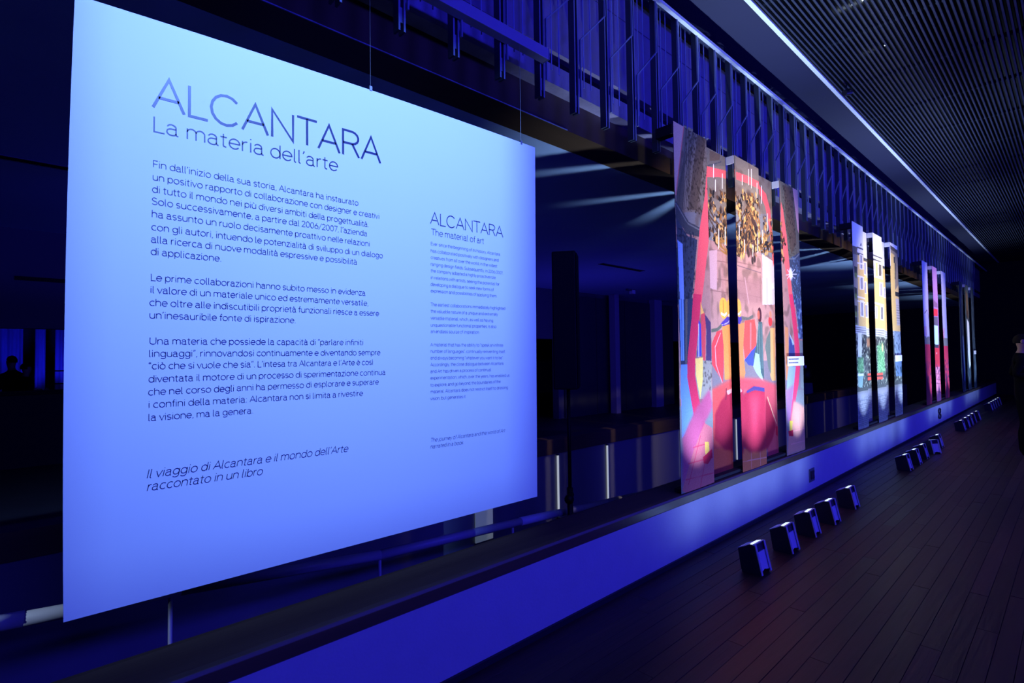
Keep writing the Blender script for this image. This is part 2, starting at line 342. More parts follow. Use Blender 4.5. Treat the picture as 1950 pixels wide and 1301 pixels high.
# ------------------------------------------------------------------ hanging metal screen
YP = 2.31
hs = empty('hanging_metal_screen', (0, YP, 3.28), 'long hanging metal screen of fins, thin rods and stepped bars along the upper wall', 'metal screen')
PX, BP, ZB, ZT = 1.375, .3454, 3.282, 4.575
def shared(name, fn, m):
    v, fc = [], []; fn(v, fc); return mesh(name, v, fc, m)
def fin(v, fc):
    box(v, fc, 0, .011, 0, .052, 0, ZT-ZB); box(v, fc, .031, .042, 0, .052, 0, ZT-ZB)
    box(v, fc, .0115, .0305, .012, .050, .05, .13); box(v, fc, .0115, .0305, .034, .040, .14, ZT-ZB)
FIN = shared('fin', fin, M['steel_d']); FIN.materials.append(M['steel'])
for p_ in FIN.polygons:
    if p_.normal.y < -.5: p_.material_index = 1  # lit front edges and shaded sides put into the fin colours
def rod(v, fc): tube(v, fc, (0, 0, 0), (0, 0, 4.575-3.535), .0042, 6)
ROD = shared('rod', rod, mat('pale_rod_steel', (.55, .66, .85), .4, metal=.2, noise=.05))
def zig(v, fc):
    # stepped flat bar: up beside one fin, slanting to the next, up again
    pts = [(.049, 3.40), (.049, 3.801), (BP-.010, 4.095), (BP-.010, 4.575)]; hw_ = .0045
    for (a, za), (b_, zb) in zip(pts[:-1], pts[1:]):
        d = Vector((b_-a, zb-za)).normalized(); n = Vector((-d.y, d.x))*hw_; i = len(v)
        for (x, z) in ((a-n.x-d.x*.003, za-n.y-d.y*.003), (a+n.x-d.x*.003, za+n.y-d.y*.003), (b_+n.x+d.x*.003, zb+n.y+d.y*.003), (b_-n.x+d.x*.003, zb-n.y+d.y*.003)):
            v.append((x, -.018, z-ZB)); v.append((x, -.004, z-ZB))
        fc.extend([(i,i+2,i+4,i+6), (i+7,i+5,i+3,i+1), (i,i+1,i+3,i+2), (i+2,i+3,i+5,i+4), (i+4,i+5,i+7,i+6), (i+6,i+7,i+1,i)])
ZIG = shared('stepped_bar', zig, M['steel'])
for k in range(-9, 62):
    x = PX+k*BP
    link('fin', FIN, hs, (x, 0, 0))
    link('stepped_bar', ZIG, hs, (x, 0, 0))
    for dx in (.085, .168, .247): link('rod', ROD, hs, (x+dx+rnd.uniform(-.003, .003), .055, 3.535-ZB+rnd.uniform(-.012, .004)))
boxes('top_rail', [(PX-9*BP, PX+62*BP, -.01, .07, 1.2935, 1.31)], M['steel_d'], hs)
o = empty('cross_beam', (-3, 2.24, 3.50), 'thick violet blue horizontal tube crossing the fins and ending near the panel corner', 'beam')
boxes('box_tube', [(0, 5.42, 0, .062, -.01, .062)], M['beamtube'], o, .003)
boxes('end_plate', [(5.421, 5.427, -.001, .063, -.011, .063)], M['steel'], o)

# ------------------------------------------------------------------ single-stroke lettering
def arc(cx, cy, rx, ry, a0, a1):
    n = max(3, int(abs(a1-a0)/22)); return [(cx+rx*math.cos(R(a0+(a1-a0)*i/n)), cy+ry*math.sin(R(a0+(a1-a0)*i/n))) for i in range(n+1)]
X = .72
def G():
    g = {}
    O = lambda cx, cy, rx, ry: arc(cx, cy, rx, ry, 0, 360)
    g[' '] = (.27, [])
    g['a'] = (.66, [arc(.29, .52, .20, .20, 165, 0)+[(.49, .1)]+arc(.59, .1, .10, .10, 180, 275), [(.49, .43), (.27, .43)]+arc(.27, .215, .20, .215, 90, 270)+[(.33, .0)]+arc(.33, .16, .16, .16, 270, 360)])
    g['à'] = (.66, g['a'][1]+[[(.2, .99), (.32, .84)]])
    g['b'] = (.70, [[(.09, 1.03), (.09, 0)], O(.36, .36, .27, .36)])
    g['c'] = (.63, [arc(.36, .36, .28, .36, 50, 312)])
    g['d'] = (.71, [[(.62, 1.03), (.62, 0)], O(.35, .36, .27, .36)])
    g['e'] = (.68, [[(.07, .37), (.62, .37)]+arc(.345, .36, .28, .36, 4, 320)])
    g['è'] = (.68, g['e'][1]+[[(.25, .99), (.37, .84)]])
    g['f'] = (.37, [arc(.33, .86, .15, .17, 80, 180)+[(.18, 0)], [(.04, .7), (.36, .7)]])
    g['g'] = (.71, [O(.35, .38, .27, .34), [(.62, .72), (.62, -.06)]+arc(.35, -.06, .27, .23, 0, -150)])
    g['h'] = (.69, [[(.09, 1.03), (.09, 0)], arc(.34, .46, .25, .26, 180, 0)+[(.59, 0)]])
    g['i'] = (.24, [[(.12, .72), (.12, 0)], [(.12, .93), (.12, 1.0)]])
    g['ì'] = (.26, [[(.12, .72), (.12, 0)], [(.02, .99), (.14, .84)]])
    g['j'] = (.26, [[(.14, .72), (.14, -.1)]+arc(.02, -.1, .12, .15, 0, -80), [(.14, .93), (.14, 1.0)]])
    g['k'] = (.59, [[(.09, 1.03), (.09, 0)], [(.5, .72), (.09, .3)], [(.24, .45), (.55, 0)]])
    g['l'] = (.28, [[(.1, 1.03), (.1, .1)]+arc(.2, .1, .1, .1, 180, 270)])
    g['m'] = (1.03, [[(.09, .72), (.09, 0)], arc(.3, .48, .21, .24, 180, 0)+[(.51, 0)], arc(.72, .48, .21, .24, 180, 0)+[(.93, 0)]])
    g['n'] = (.69, [[(.09, .72), (.09, 0)], arc(.34, .46, .25, .26, 180, 0)+[(.59, 0)]])
    g['o'] = (.72, [O(.36, .36, .29, .36)])
    g['ò'] = (.72, g['o'][1]+[[(.27, .99), (.39, .84)]])
    g['p'] = (.70, [[(.09, .72), (.09, -.28)], O(.36, .36, .27, .36)])
    g['q'] = (.71, [[(.62, .72), (.62, -.28)], O(.35, .36, .27, .36)])
    g['r'] = (.42, [[(.09, .72), (.09, 0)], arc(.33, .44, .24, .27, 180, 85)])
    g['s'] = (.56, [arc(.28, .54, .19, .18, 35, 255)+arc(.28, .18, .21, .18, 80, -145)])
    g['t'] = (.42, [[(.18, .93), (.18, .12)]+arc(.3, .12, .12, .12, 180, 285), [(.03, .7), (.36, .7)]])
    g['u'] = (.69, [[(.09, .72)]+arc(.34, .26, .25, .26, 180, 360)+[(.59, .72)], [(.59, .3), (.59, 0)]])
    g['ù'] = (.69, g['u'][1]+[[(.24, .99), (.36, .84)]])
    g['v'] = (.58, [[(.03, .72), (.29, 0), (.55, .72)]])
    g['w'] = (.86, [[(.03, .72), (.23, 0), (.43, .7), (.63, 0), (.83, .72)]])
    g['x'] = (.57, [[(.04, .72), (.53, 0)], [(.53, .72), (.04, 0)]])
    g['y'] = (.58, [[(.03, .72), (.3, .02)], [(.55, .72), (.26, -.16)]+arc(.13, -.13, .13, .14, -20, -80)])
    g['z'] = (.56, [[(.06, .72), (.49, .72), (.06, 0), (.51, 0)]])
    g['A'] = (.80, [[(.03, 0), (.40, 1), (.77, 0)], [(.155, .34), (.645, .34)]])
    g['C'] = (.88, [arc(.46, .5, .40, .51, 42, 318)])
    g['E'] = (.66, [[(.6, 1), (.1, 1), (.1, 0), (.61, 0)], [(.1, .52), (.55, .52)]])
    g['F'] = (.62, [[(.58, 1), (.1, 1), (.1, 0)], [(.1, .5), (.53, .5)]])
    g['I'] = (.26, [[(.13, 1), (.13, 0)]])
    g['L'] = (.60, [[(.1, 1), (.1, 0), (.57, 0)]])
    g['N'] = (.86, [[(.1, 0), (.1, 1), (.75, 0), (.75, 1)]])
    g['R'] = (.76, [[(.1, 0), (.1, 1), (.4, 1)]+arc(.42, .75, .25, .25, 85, -85)+[(.1, .5)], [(.44, .5), (.69, 0)]])
    g['S'] = (.70, [arc(.35, .76, .25, .24, 30, 250)+arc(.35, .25, .28, .25, 75, -150)])
    g['T'] = (.70, [[(.02, 1), (.68, 1)], [(.35, 1), (.35, 0)]])
    g['U'] = (.83, [[(.1, 1)]+arc(.41, .3, .31, .3, 180, 360)+[(.72, 1)]])
    g['2'] = (.64, [arc(.31, .74, .24, .25, 165, -30)+[(.07, 0), (.58, 0)]])
    g['0'] = (.68, [O(.34, .5, .26, .5)])
    g['6'] = (.66, [O(.33, .31, .26, .31), [(.08, .38), (.42, 1.0)]])
    g['7'] = (.58, [[(.04, 1), (.54, 1), (.2, 0)]])
    g['5'] = (.62, [[(.52, 1), (.14, 1), (.1, .55)]+arc(.31, .32, .25, .31, 120, -140)])
    g['.'] = (.24, [[(.12, 0), (.12, .07)]])
    g[','] = (.24, [[(.13, .07), (.13, 0), (.08, -.12)]])
    g[':'] = (.26, [[(.13, 0), (.13, .07)], [(.13, .58), (.13, .65)]])
    g['/'] = (.52, [[(.03, -.12), (.49, 1.05)]])
    g['’'] = (.22, [[(.13, 1.03), (.13, .94), (.07, .8)]])
    g['“'] = (.34, [[(.13, .8), (.08, .9), (.12, 1.03)], [(.27, .8), (.22, .9), (.26, 1.03)]])
    g['”'] = (.34, [[(.13, 1.03), (.13, .94), (.07, .8)], [(.28, 1.03), (.28, .94), (.22, .8)]])
    return g
GL = G()
def ribbon(v, fc, pts, hw_, T):
    n = len(pts); out = []
    closed = n > 3 and abs(pts[0][0]-pts[-1][0]) < 1e-6 and abs(pts[0][1]-pts[-1][1]) < 1e-6
    for i in range(n):
        p = Vector(pts[i])
        a = Vector(pts[i-1]) if i > 0 else (Vector(pts[-2]) if closed else None)
        b_ = Vector(pts[i+1]) if i < n-1 else (Vector(pts[1]) if closed else None)
        d1 = (p-a).normalized() if a is not None and (p-a).length > 1e-9 else None
        d2 = (b_-p).normalized() if b_ is not None and (b_-p).length > 1e-9 else None
        d1 = d1 or d2; d2 = d2 or d1
        t = d1+d2; t = t.normalized() if t.length > 1e-6 else d1
        k = max(.45, t.dot(d1)); nn = Vector((-t.y, t.x))*hw_/k; out.append((p+nn, p-nn))
    i0 = len(v)
    for a, b_ in out: v.append(T(a.x, a.y)); v.append(T(b_.x, b_.y))
    for i in range(n-1): fc.append((i0+2*i, i0+2*i+1, i0+2*i+3, i0+2*i+2))
def text_mesh(name, s, xa, za, xb, zb, cap_h, wt, it, yoff, m):
    tot = sum(GL[c][0] for c in s)*1.0; Ls = math.hypot(xb-xa, zb-za); sx = Ls/(tot-.1)
    dx, dz = (xb-xa)/Ls, (zb-za)/Ls; v, fc = [], []; cur = -.05; hw_ = wt/2*cap_h
    for c in s:
        adv, strokes = GL[c]
        for stq in strokes:
            pts = [((cur+px)*sx + (it*.2*py*cap_h), py*cap_h) for px, py in stq]
            ribbon(v, fc, pts, hw_, lambda X_, Z_: (xa+X_*dx - Z_*dz*0, yoff, za+X_*dz+Z_))
        cur += adv
    return mesh(name, v, fc, m)

# ------------------------------------------------------------------ information panel
YB = 2.25
ip = empty('information_panel', (1.18, YB, .76), 'large hanging white information panel lit blue with two columns of text', 'information panel')
q = [(.094-1.18, .765-.76), (2.267-1.18, .758-.76), (2.293-1.18, 2.893-.76), (.105-1.18, 2.835-.76)]
NX, NZ = 12, 12; v = []; fc = []
def bil(a, b_):
    x = (q[0][0]*(1-a)+q[1][0]*a)*(1-b_)+(q[3][0]*(1-a)+q[2][0]*a)*b_
    z = (q[0][1]*(1-a)+q[1][1]*a)*(1-b_)+(q[3][1]*(1-a)+q[2][1]*a)*b_
    z += .014*4*a*(1-a)*b_; x -= .011*4*b_*(1-b_)*(1-a)
    return x, z
for sgn in (0, 1):
    for i in range(NX+1):
        for j in range(NZ+1):
            x, z = bil(i/NX, j/NZ); v.append((x, .0 if sgn == 0 else .006, z))
n1 = (NX+1)*(NZ+1)
for i in range(NX):
    for j in range(NZ):
        a = i*(NZ+1)+j; fc.append((a, a+NZ+1, a+NZ+2, a+1)); fc.append((n1+a+1, n1+a+NZ+2, n1+a+NZ+1, n1+a))
for i in range(NX):
    for j in (0, NZ):
        a = i*(NZ+1)+j; b_ = a+NZ+1; fc.append((a, a+n1, b_+n1, b_) if j == 0 else (b_, b_+n1, a+n1, a))
for j in range(NZ):
    for i in (0, NX):
        a = i*(NZ+1)+j; b_ = a+1; fc.append((b_, b_+n1, a+n1, a) if i == 0 else (a, a+n1, b_+n1, b_))
link('panel_fabric', mesh('panel_fabric', v, fc, M['board']), ip)
TEXT = [
('ALCANTARA', 0.3281, 2.5231, 1.2312, 2.5363, 0.1148, 0.085, 0),
('La materia dell’arte', 0.3255, 2.4334, 1.0211, 2.4482, 0.0547, 0.08, 0),
('Fin dall’inizio della sua storia, Alcantara ha instaurato', 0.3262, 2.303, 1.1196, 2.3108, 0.0244, 0.095, 0),
('un positivo rapporto di collaborazione con designer e creativi', 0.3255, 2.2559, 1.2267, 2.2673, 0.0244, 0.095, 0),
('di tutto il mondo nei più diversi ambiti della progettualità.', 0.3242, 2.2112, 1.172, 2.2195, 0.0244, 0.095, 0),
('Solo successivamente, a partire dal 2006/2007, l’azienda', 0.3234, 2.1674, 1.1631, 2.1749, 0.0244, 0.095, 0),
('ha assunto un ruolo decisamente proattivo nelle relazioni', 0.3237, 2.1214, 1.1766, 2.1281, 0.0243, 0.095, 0),
('con gli autori, intuendo le potenzialità di sviluppo di un dialogo', 0.3229, 2.074, 1.2433, 2.0808, 0.0243, 0.095, 0),
('alla ricerca di nuove modalità espressive e possibilità', 0.3222, 2.0292, 1.1114, 2.0353, 0.0243, 0.095, 0),
('di applicazione.', 0.3214, 1.9851, 0.549, 1.9854, 0.0242, 0.095, 0),
('Le prime collaborazioni hanno subito messo in evidenza', 0.3221, 1.8916, 1.1526, 1.8954, 0.0241, 0.095, 0),
('il valore di un materiale unico ed estremamente versatile,', 0.3207, 1.8474, 1.1673, 1.8487, 0.0241, 0.095, 0),
('che oltre alle indiscutibili proprietà funzionali riesce a essere', 0.3188, 1.8014, 1.2215, 1.8032, 0.0241, 0.095, 0),
('un’inesauribile fonte di ispirazione.', 0.319, 1.7563, 0.833, 1.7565, 0.024, 0.095, 0),
('Una materia che possiede la capacità di “parlare infiniti', 0.3196, 1.6635, 1.1401, 1.6655, 0.024, 0.095, 0),
('linguaggi”, rinnovandosi continuamente e diventando sempre', 0.3187, 1.6185, 1.227, 1.6186, 0.0239, 0.095, 0),
('“ciò che si vuole che sia”. L’intesa tra Alcantara e l’Arte è così', 0.3179, 1.5743, 1.1902, 1.5736, 0.0239, 0.095, 0),
('diventata il motore di un processo di sperimentazione continua', 0.3176, 1.5282, 1.2537, 1.5247, 0.0238, 0.095, 0),
('che nel corso degli anni ha permesso di esplorare e superare', 0.3168, 1.4822, 1.2174, 1.4813, 0.0238, 0.095, 0),
('i confini della materia: Alcantara non si limita a rivestire', 0.3176, 1.4374, 1.137, 1.432, 0.0238, 0.095, 0),
('la visione, ma la genera.', 0.3178, 1.3915, 0.6651, 1.3898, 0.0237, 0.095, 0),
('Il viaggio di Alcantara e il mondo dell’Arte', 0.3125, 1.1904, 1.0627, 1.1858, 0.0295, 0.085, 1),
('raccontato in un libro', 0.3144, 1.1459, 0.6996, 1.1413, 0.0294, 0.085, 1),
('ALCANTARA', 1.5183, 2.2921, 2.0148, 2.2928, 0.0614, 0.075, 0),
('The material of art', 1.5229, 2.2344, 1.873, 2.2353, 0.0322, 0.085, 0),
('Ever since the beginning of its history, Alcantara', 1.5186, 2.1811, 1.9914, 2.1835, 0.0164, 0.085, 0),
('has collaborated positively with designers and', 1.5175, 2.1447, 1.9797, 2.1479, 0.0163, 0.085, 0),
('creatives from all over the world, in the widest', 1.5171, 2.1102, 1.9681, 2.1132, 0.0163, 0.085, 0),
('ranging design fields. Subsequently, in 2006/2007,', 1.5168, 2.0758, 2.0138, 2.078, 0.0163, 0.085, 0),
('the company adopted a highly proactive role', 1.5164, 2.0415, 1.956, 2.046, 0.0162, 0.085, 0),
('in relations with artists, seeing the potential for', 1.516, 2.0065, 1.9838, 2.0102, 0.0162, 0.085, 0),
('developing a dialogue to seek new forms of', 1.5157, 1.9716, 1.9403, 1.9756, 0.0162, 0.085, 0),
('expression and possibilities of applying them.', 1.5153, 1.9379, 1.9652, 1.9414, 0.0162, 0.085, 0),
('The earliest collaborations immediately highlighted', 1.5145, 1.8676, 2.0262, 1.8732, 0.0162, 0.085, 0),
('the valuable nature of a unique and extremely', 1.5142, 1.8334, 1.968, 1.837, 0.0162, 0.085, 0),
('versatile material, which, as well as having', 1.5138, 1.7986, 1.9329, 1.7998, 0.0162, 0.085, 0),
('unquestionable functional properties, is also', 1.5134, 1.7621, 1.9568, 1.7669, 0.0161, 0.085, 0),
('an endless source of inspiration.', 1.5131, 1.7292, 1.8331, 1.732, 0.0161, 0.085, 0),
('A material that has the ability to “speak an infinite', 1.5107, 1.6613, 2.0062, 1.6608, 0.0161, 0.085, 0),
('number of languages”, continually reinventing itself,', 1.5103, 1.6279, 2.023, 1.6244, 0.0161, 0.085, 0),
('and always becoming “whatever you want it to be”.', 1.51, 1.5939, 2.0067, 1.5888, 0.0161, 0.085, 0),
('Accordingly, the close dialogue between Alcantara', 1.5096, 1.5594, 2.007, 1.5571, 0.0161, 0.085, 0),
('and Art has driven a process of continual', 1.5092, 1.5249, 1.9129, 1.5234, 0.0161, 0.085, 0),
('experimentation, which, over the years, has enabled us', 1.5089, 1.4917, 2.0522, 1.4875, 0.016, 0.085, 0),
('to explore, and go beyond, the boundaries of the', 1.5085, 1.4555, 1.9828, 1.4546, 0.016, 0.085, 0),
('material. Alcantara does not restrict itself to dressing', 1.5081, 1.4217, 2.0386, 1.4177, 0.016, 0.085, 0),
('vision, but generates it.', 1.5078, 1.3874, 1.7354, 1.3846, 0.0159, 0.085, 0),
('The journey of Alcantara and the world of Art', 1.5055, 1.1752, 2.0115, 1.1721, 0.019, 0.085, 1),
('narrated in a book', 1.5045, 1.1423, 1.7108, 1.1399, 0.019, 0.085, 1)]
for s_, xa, za, xb, zb, ch_, wt, it in TEXT:
    nm = 'heading_lettering' if s_ == 'ALCANTARA' else 'text_line'
    link(nm, text_mesh(nm, s_, xa-1.18, za-.76, xb-1.18, zb-.76, ch_, wt, it, -.0012, M['ink']), ip)
for x, z in ((1.186, 2.878), (2.175, 2.885)):
    v, fc = [], []; tube(v, fc, (x-1.18, .003, z-.76), (x-1.18, .003, 4.72-.76), .0011, 5); link('suspension_wire', mesh('suspension_wire', v, fc, M['wire']), ip)
    boxes('wire_clip', [(x-1.18-.007, x-1.18+.007, -.003, .009, z-.76-.004, z-.76+.018)], M['wire'], ip)

# ------------------------------------------------------------------ picture painting on cloth (colour per vertex)
def srgb(c): c = np.asarray(c, float)/255.; return np.where(c <= .04045, c/12.92, ((c+.055)/1.055)**2.4)
PXM = 200.0
class Canvas:
    def __init__(s, xa, seed):
        s.x0 = xa-.06; s.z0 = .49; s.W = int(2.86*PXM); s.H = int(3.0*PXM); s.a = np.zeros((s.H, s.W, 3)); s.a[:] = (120, 120, 120)
        s.X, s.Z = np.meshgrid(s.x0+(np.arange(s.W)+.5)/PXM, s.z0+(np.arange(s.H)+.5)/PXM); s.rg = np.random.default_rng(seed)
    def win(s, xa, xb, za, zb, pad=.05):
        i0 = max(0, int((xa-pad-s.x0)*PXM)); i1 = min(s.W, int((xb+pad-s.x0)*PXM)+1)
        j0 = max(0, int((za-pad-s.z0)*PXM)); j1 = min(s.H, int((zb+pad-s.z0)*PXM)+1)
        return (slice(j0, max(j0, j1)), slice(i0, max(i0, i1)))
    def blend(s, sl, al, col): s.a[sl] = s.a[sl]*(1-al[..., None])+np.asarray(col)*al[..., None]
    def blur(s, m, k):
        k = max(1, int(k))
        for ax in (0, 1):
            for _ in range(2):
                acc = np.zeros_like(m); P_ = np.pad(m, [(k, k) if a == ax else (0, 0) for a in (0, 1)], mode='edge')
                for d in range(2*k+1): acc += P_[d:d+m.shape[0], :] if ax == 0 else P_[:, d:d+m.shape[1]]
                m = acc/(2*k+1)
        return m
    def poly(s, col, pts, soft, al):
        xs = [p[0] for p in pts]; zs = [p[1] for p in pts]; sl = s.win(min(xs), max(xs), min(zs), max(zs), .05+soft*2)
        XX, ZZ = s.X[sl], s.Z[sl]; ins = np.zeros(XX.shape, bool); n = len(pts)
        for i in range(n):
            (xa, za), (xb, zb) = pts[i], pts[(i+1) % n]
            if abs(zb-za) < 1e-9: continue
            c = ((za > ZZ) != (zb > ZZ)) & (XX < (xb-xa)*(ZZ-za)/(zb-za)+xa); ins ^= c
        m = ins.astype(float)
        if soft: m = s.blur(m, soft*PXM/2)
        s.blend(sl, m*al, col)
    def line(s, col, pts, w_, al):
        for (xa, za), (xb, zb) in zip(pts[:-1], pts[1:]):
            sl = s.win(min(xa, xb), max(xa, xb), min(za, zb), max(za, zb), w_+.02); XX, ZZ = s.X[sl], s.Z[sl]
            L2 = (xb-xa)**2+(zb-za)**2+1e-12; t = np.clip(((XX-xa)*(xb-xa)+(ZZ-za)*(zb-za))/L2, 0, 1)
            d = np.hypot(XX-xa-t*(xb-xa), ZZ-za-t*(zb-za)); s.blend(sl, np.clip((w_/2-d)*PXM+.5, 0, 1)*al, col)
    def ell(s, col, c, rx, rz, soft, al):
        sl = s.win(c[0]-rx, c[0]+rx, c[1]-rz, c[1]+rz); d = np.hypot((s.X[sl]-c[0])/rx, (s.Z[sl]-c[1])/rz)
        s.blend(sl, (np.clip((1-d)/(soft+.05), 0, 1))*al, col)
    def noise(s, col, pts, sc, al):
        xs = [p[0] for p in pts]; zs = [p[1] for p in pts]; sl = s.win(min(xs), max(xs), min(zs), max(zs), 0)
        h, w_ = s.a[sl].shape[:2]
        if h < 2 or w_ < 2: return
        k = max(1, int(sc*PXM)); g = s.rg.random((h//k+2, w_//k+2)); g = np.kron(g, np.ones((k, k)))[:h, :w_]
        g = s.blur(g, max(1, k//2)); g = np.clip((g-.52)*5, 0, 1); s.blend(sl, g*al, col)
    def cobble(s, col, pts, sc, al):
        xs = [p[0] for p in pts]; zs = [p[1] for p in pts]; sl = s.win(min(xs), max(xs), min(zs), max(zs), 0); XX, ZZ = s.X[sl], s.Z[sl]
        rowi = np.floor(ZZ/sc*1.3); u = (XX+rowi*sc*.47)/sc; fu = np.abs(u-np.round(u)); fz = np.abs(ZZ/sc*1.3-np.round(ZZ/sc*1.3))
        g = np.clip((.16-np.minimum(fu, fz))*8, 0, 1); s.blend(sl, g*al, col)
        g = (np.sin(np.floor(u+.5)*12.9+rowi*78.2)*43758.5) % 1; s.blend(sl, np.clip(g-.5, 0, 1)*.6, (170, 175, 190))
    def chandelier(s, tl, br):
        rg = s.rg; xa, za = tl; xb, zb = br; cx = (xa+xb)/2-.08; w_ = xb-xa; h = za-zb
        # core, then curved arms
        s.ell((74, 46, 40), (cx+.02, zb+h*.24), .12, .2, .3, .95); s.ell((205, 150, 80), (cx-.05, zb+h*.52), .09, .18, .5, .8)
        s.ell((225, 165, 90), (cx+.22, zb+h*.4), .06, .12, .5, .7); s.ell((60, 42, 36), (cx-.02, zb+h*.86), .09, .12, .4, .9)
        for k in range(30):
            side = 1 if k % 2 else -1; reach = rg.uniform(.12, .5)*w_; zr = zb+h*rg.uniform(.1, .75); st_ = (cx+side*.03, zb+h*rg.uniform(.25, .85)); pts = []
            for i in range(9):
                t = i/8; pts.append((st_[0]+side*reach*t, st_[1]+(zr-st_[1])*t-.16*math.sin(PI*t)))
            s.line((150, 105, 50) if k % 3 else (80, 55, 35), pts, rg.uniform(.010, .02), 1)
            ex, ez = pts[-1]; leaf(s, ex, ez, rg)
            if k % 2 == 0: leaf(s, *pts[4], rg)
        for k in range(64): leaf(s, cx+rg.normal(0, .13*w_), zb+h*rg.uniform(.05, 1.0), rg, True)
        for k in range(46): leaf(s, cx+rg.uniform(-.52, .56)*w_, zb+h*rg.uniform(.1, .95), rg, True)
        for k in range(20):
            a = rg.uniform(0, 2*PI); s.ell(rg.choice(np.array([(60, 40, 34), (120, 84, 50), (40, 30, 28)])), (cx+.02+.12*math.cos(a), zb+h*.24+.2*math.sin(a)), .03, .04, .2, .9)
def leaf(s, x, z, rg, gold=False):
    for q_ in range(rg.integers(4, 8)):
        a = rg.uniform(0, 2*PI); L = rg.uniform(.03, .075); c = [(46, 34, 28), (84, 58, 40), (132, 90, 48), (205, 156, 88), (28, 24, 24)][rg.integers(0, 5)]
        ex, ez = x+L*math.cos(a), z+L*math.sin(a)*1.2; p = Vector((-math.sin(a), math.cos(a)))*L*.36
        s.poly(c, [(x, z), ((x+ex)/2+p.x, (z+ez)/2+p.y), (ex, ez), ((x+ex)/2-p.x, (z+ez)/2-p.y)], 0, 1)
def paint(xa, ops, seed):
    c = Canvas(xa, seed)
    for op in ops:
        if op[0] == 'g': c.poly(op[1], op[2], op[3], op[4])
        elif op[0] == 'l': c.line(op[1], op[2], op[3], op[4])
        elif op[0] == 'e': c.ell(op[1], op[2][0], op[3][0], op[3][1], op[4], op[5])
        elif op[0] == 'n': c.noise(op[1], op[2], op[3], op[4])
        elif op[0] == 'c': c.cobble(op[1], op[2], op[3], op[4])
        elif op[0] == 'ch': c.chandelier(op[1], op[2])
    c.a = np.clip(c.a + c.rg.normal(0, 4, c.a.shape[:2])[..., None], 0, 255)
    return c
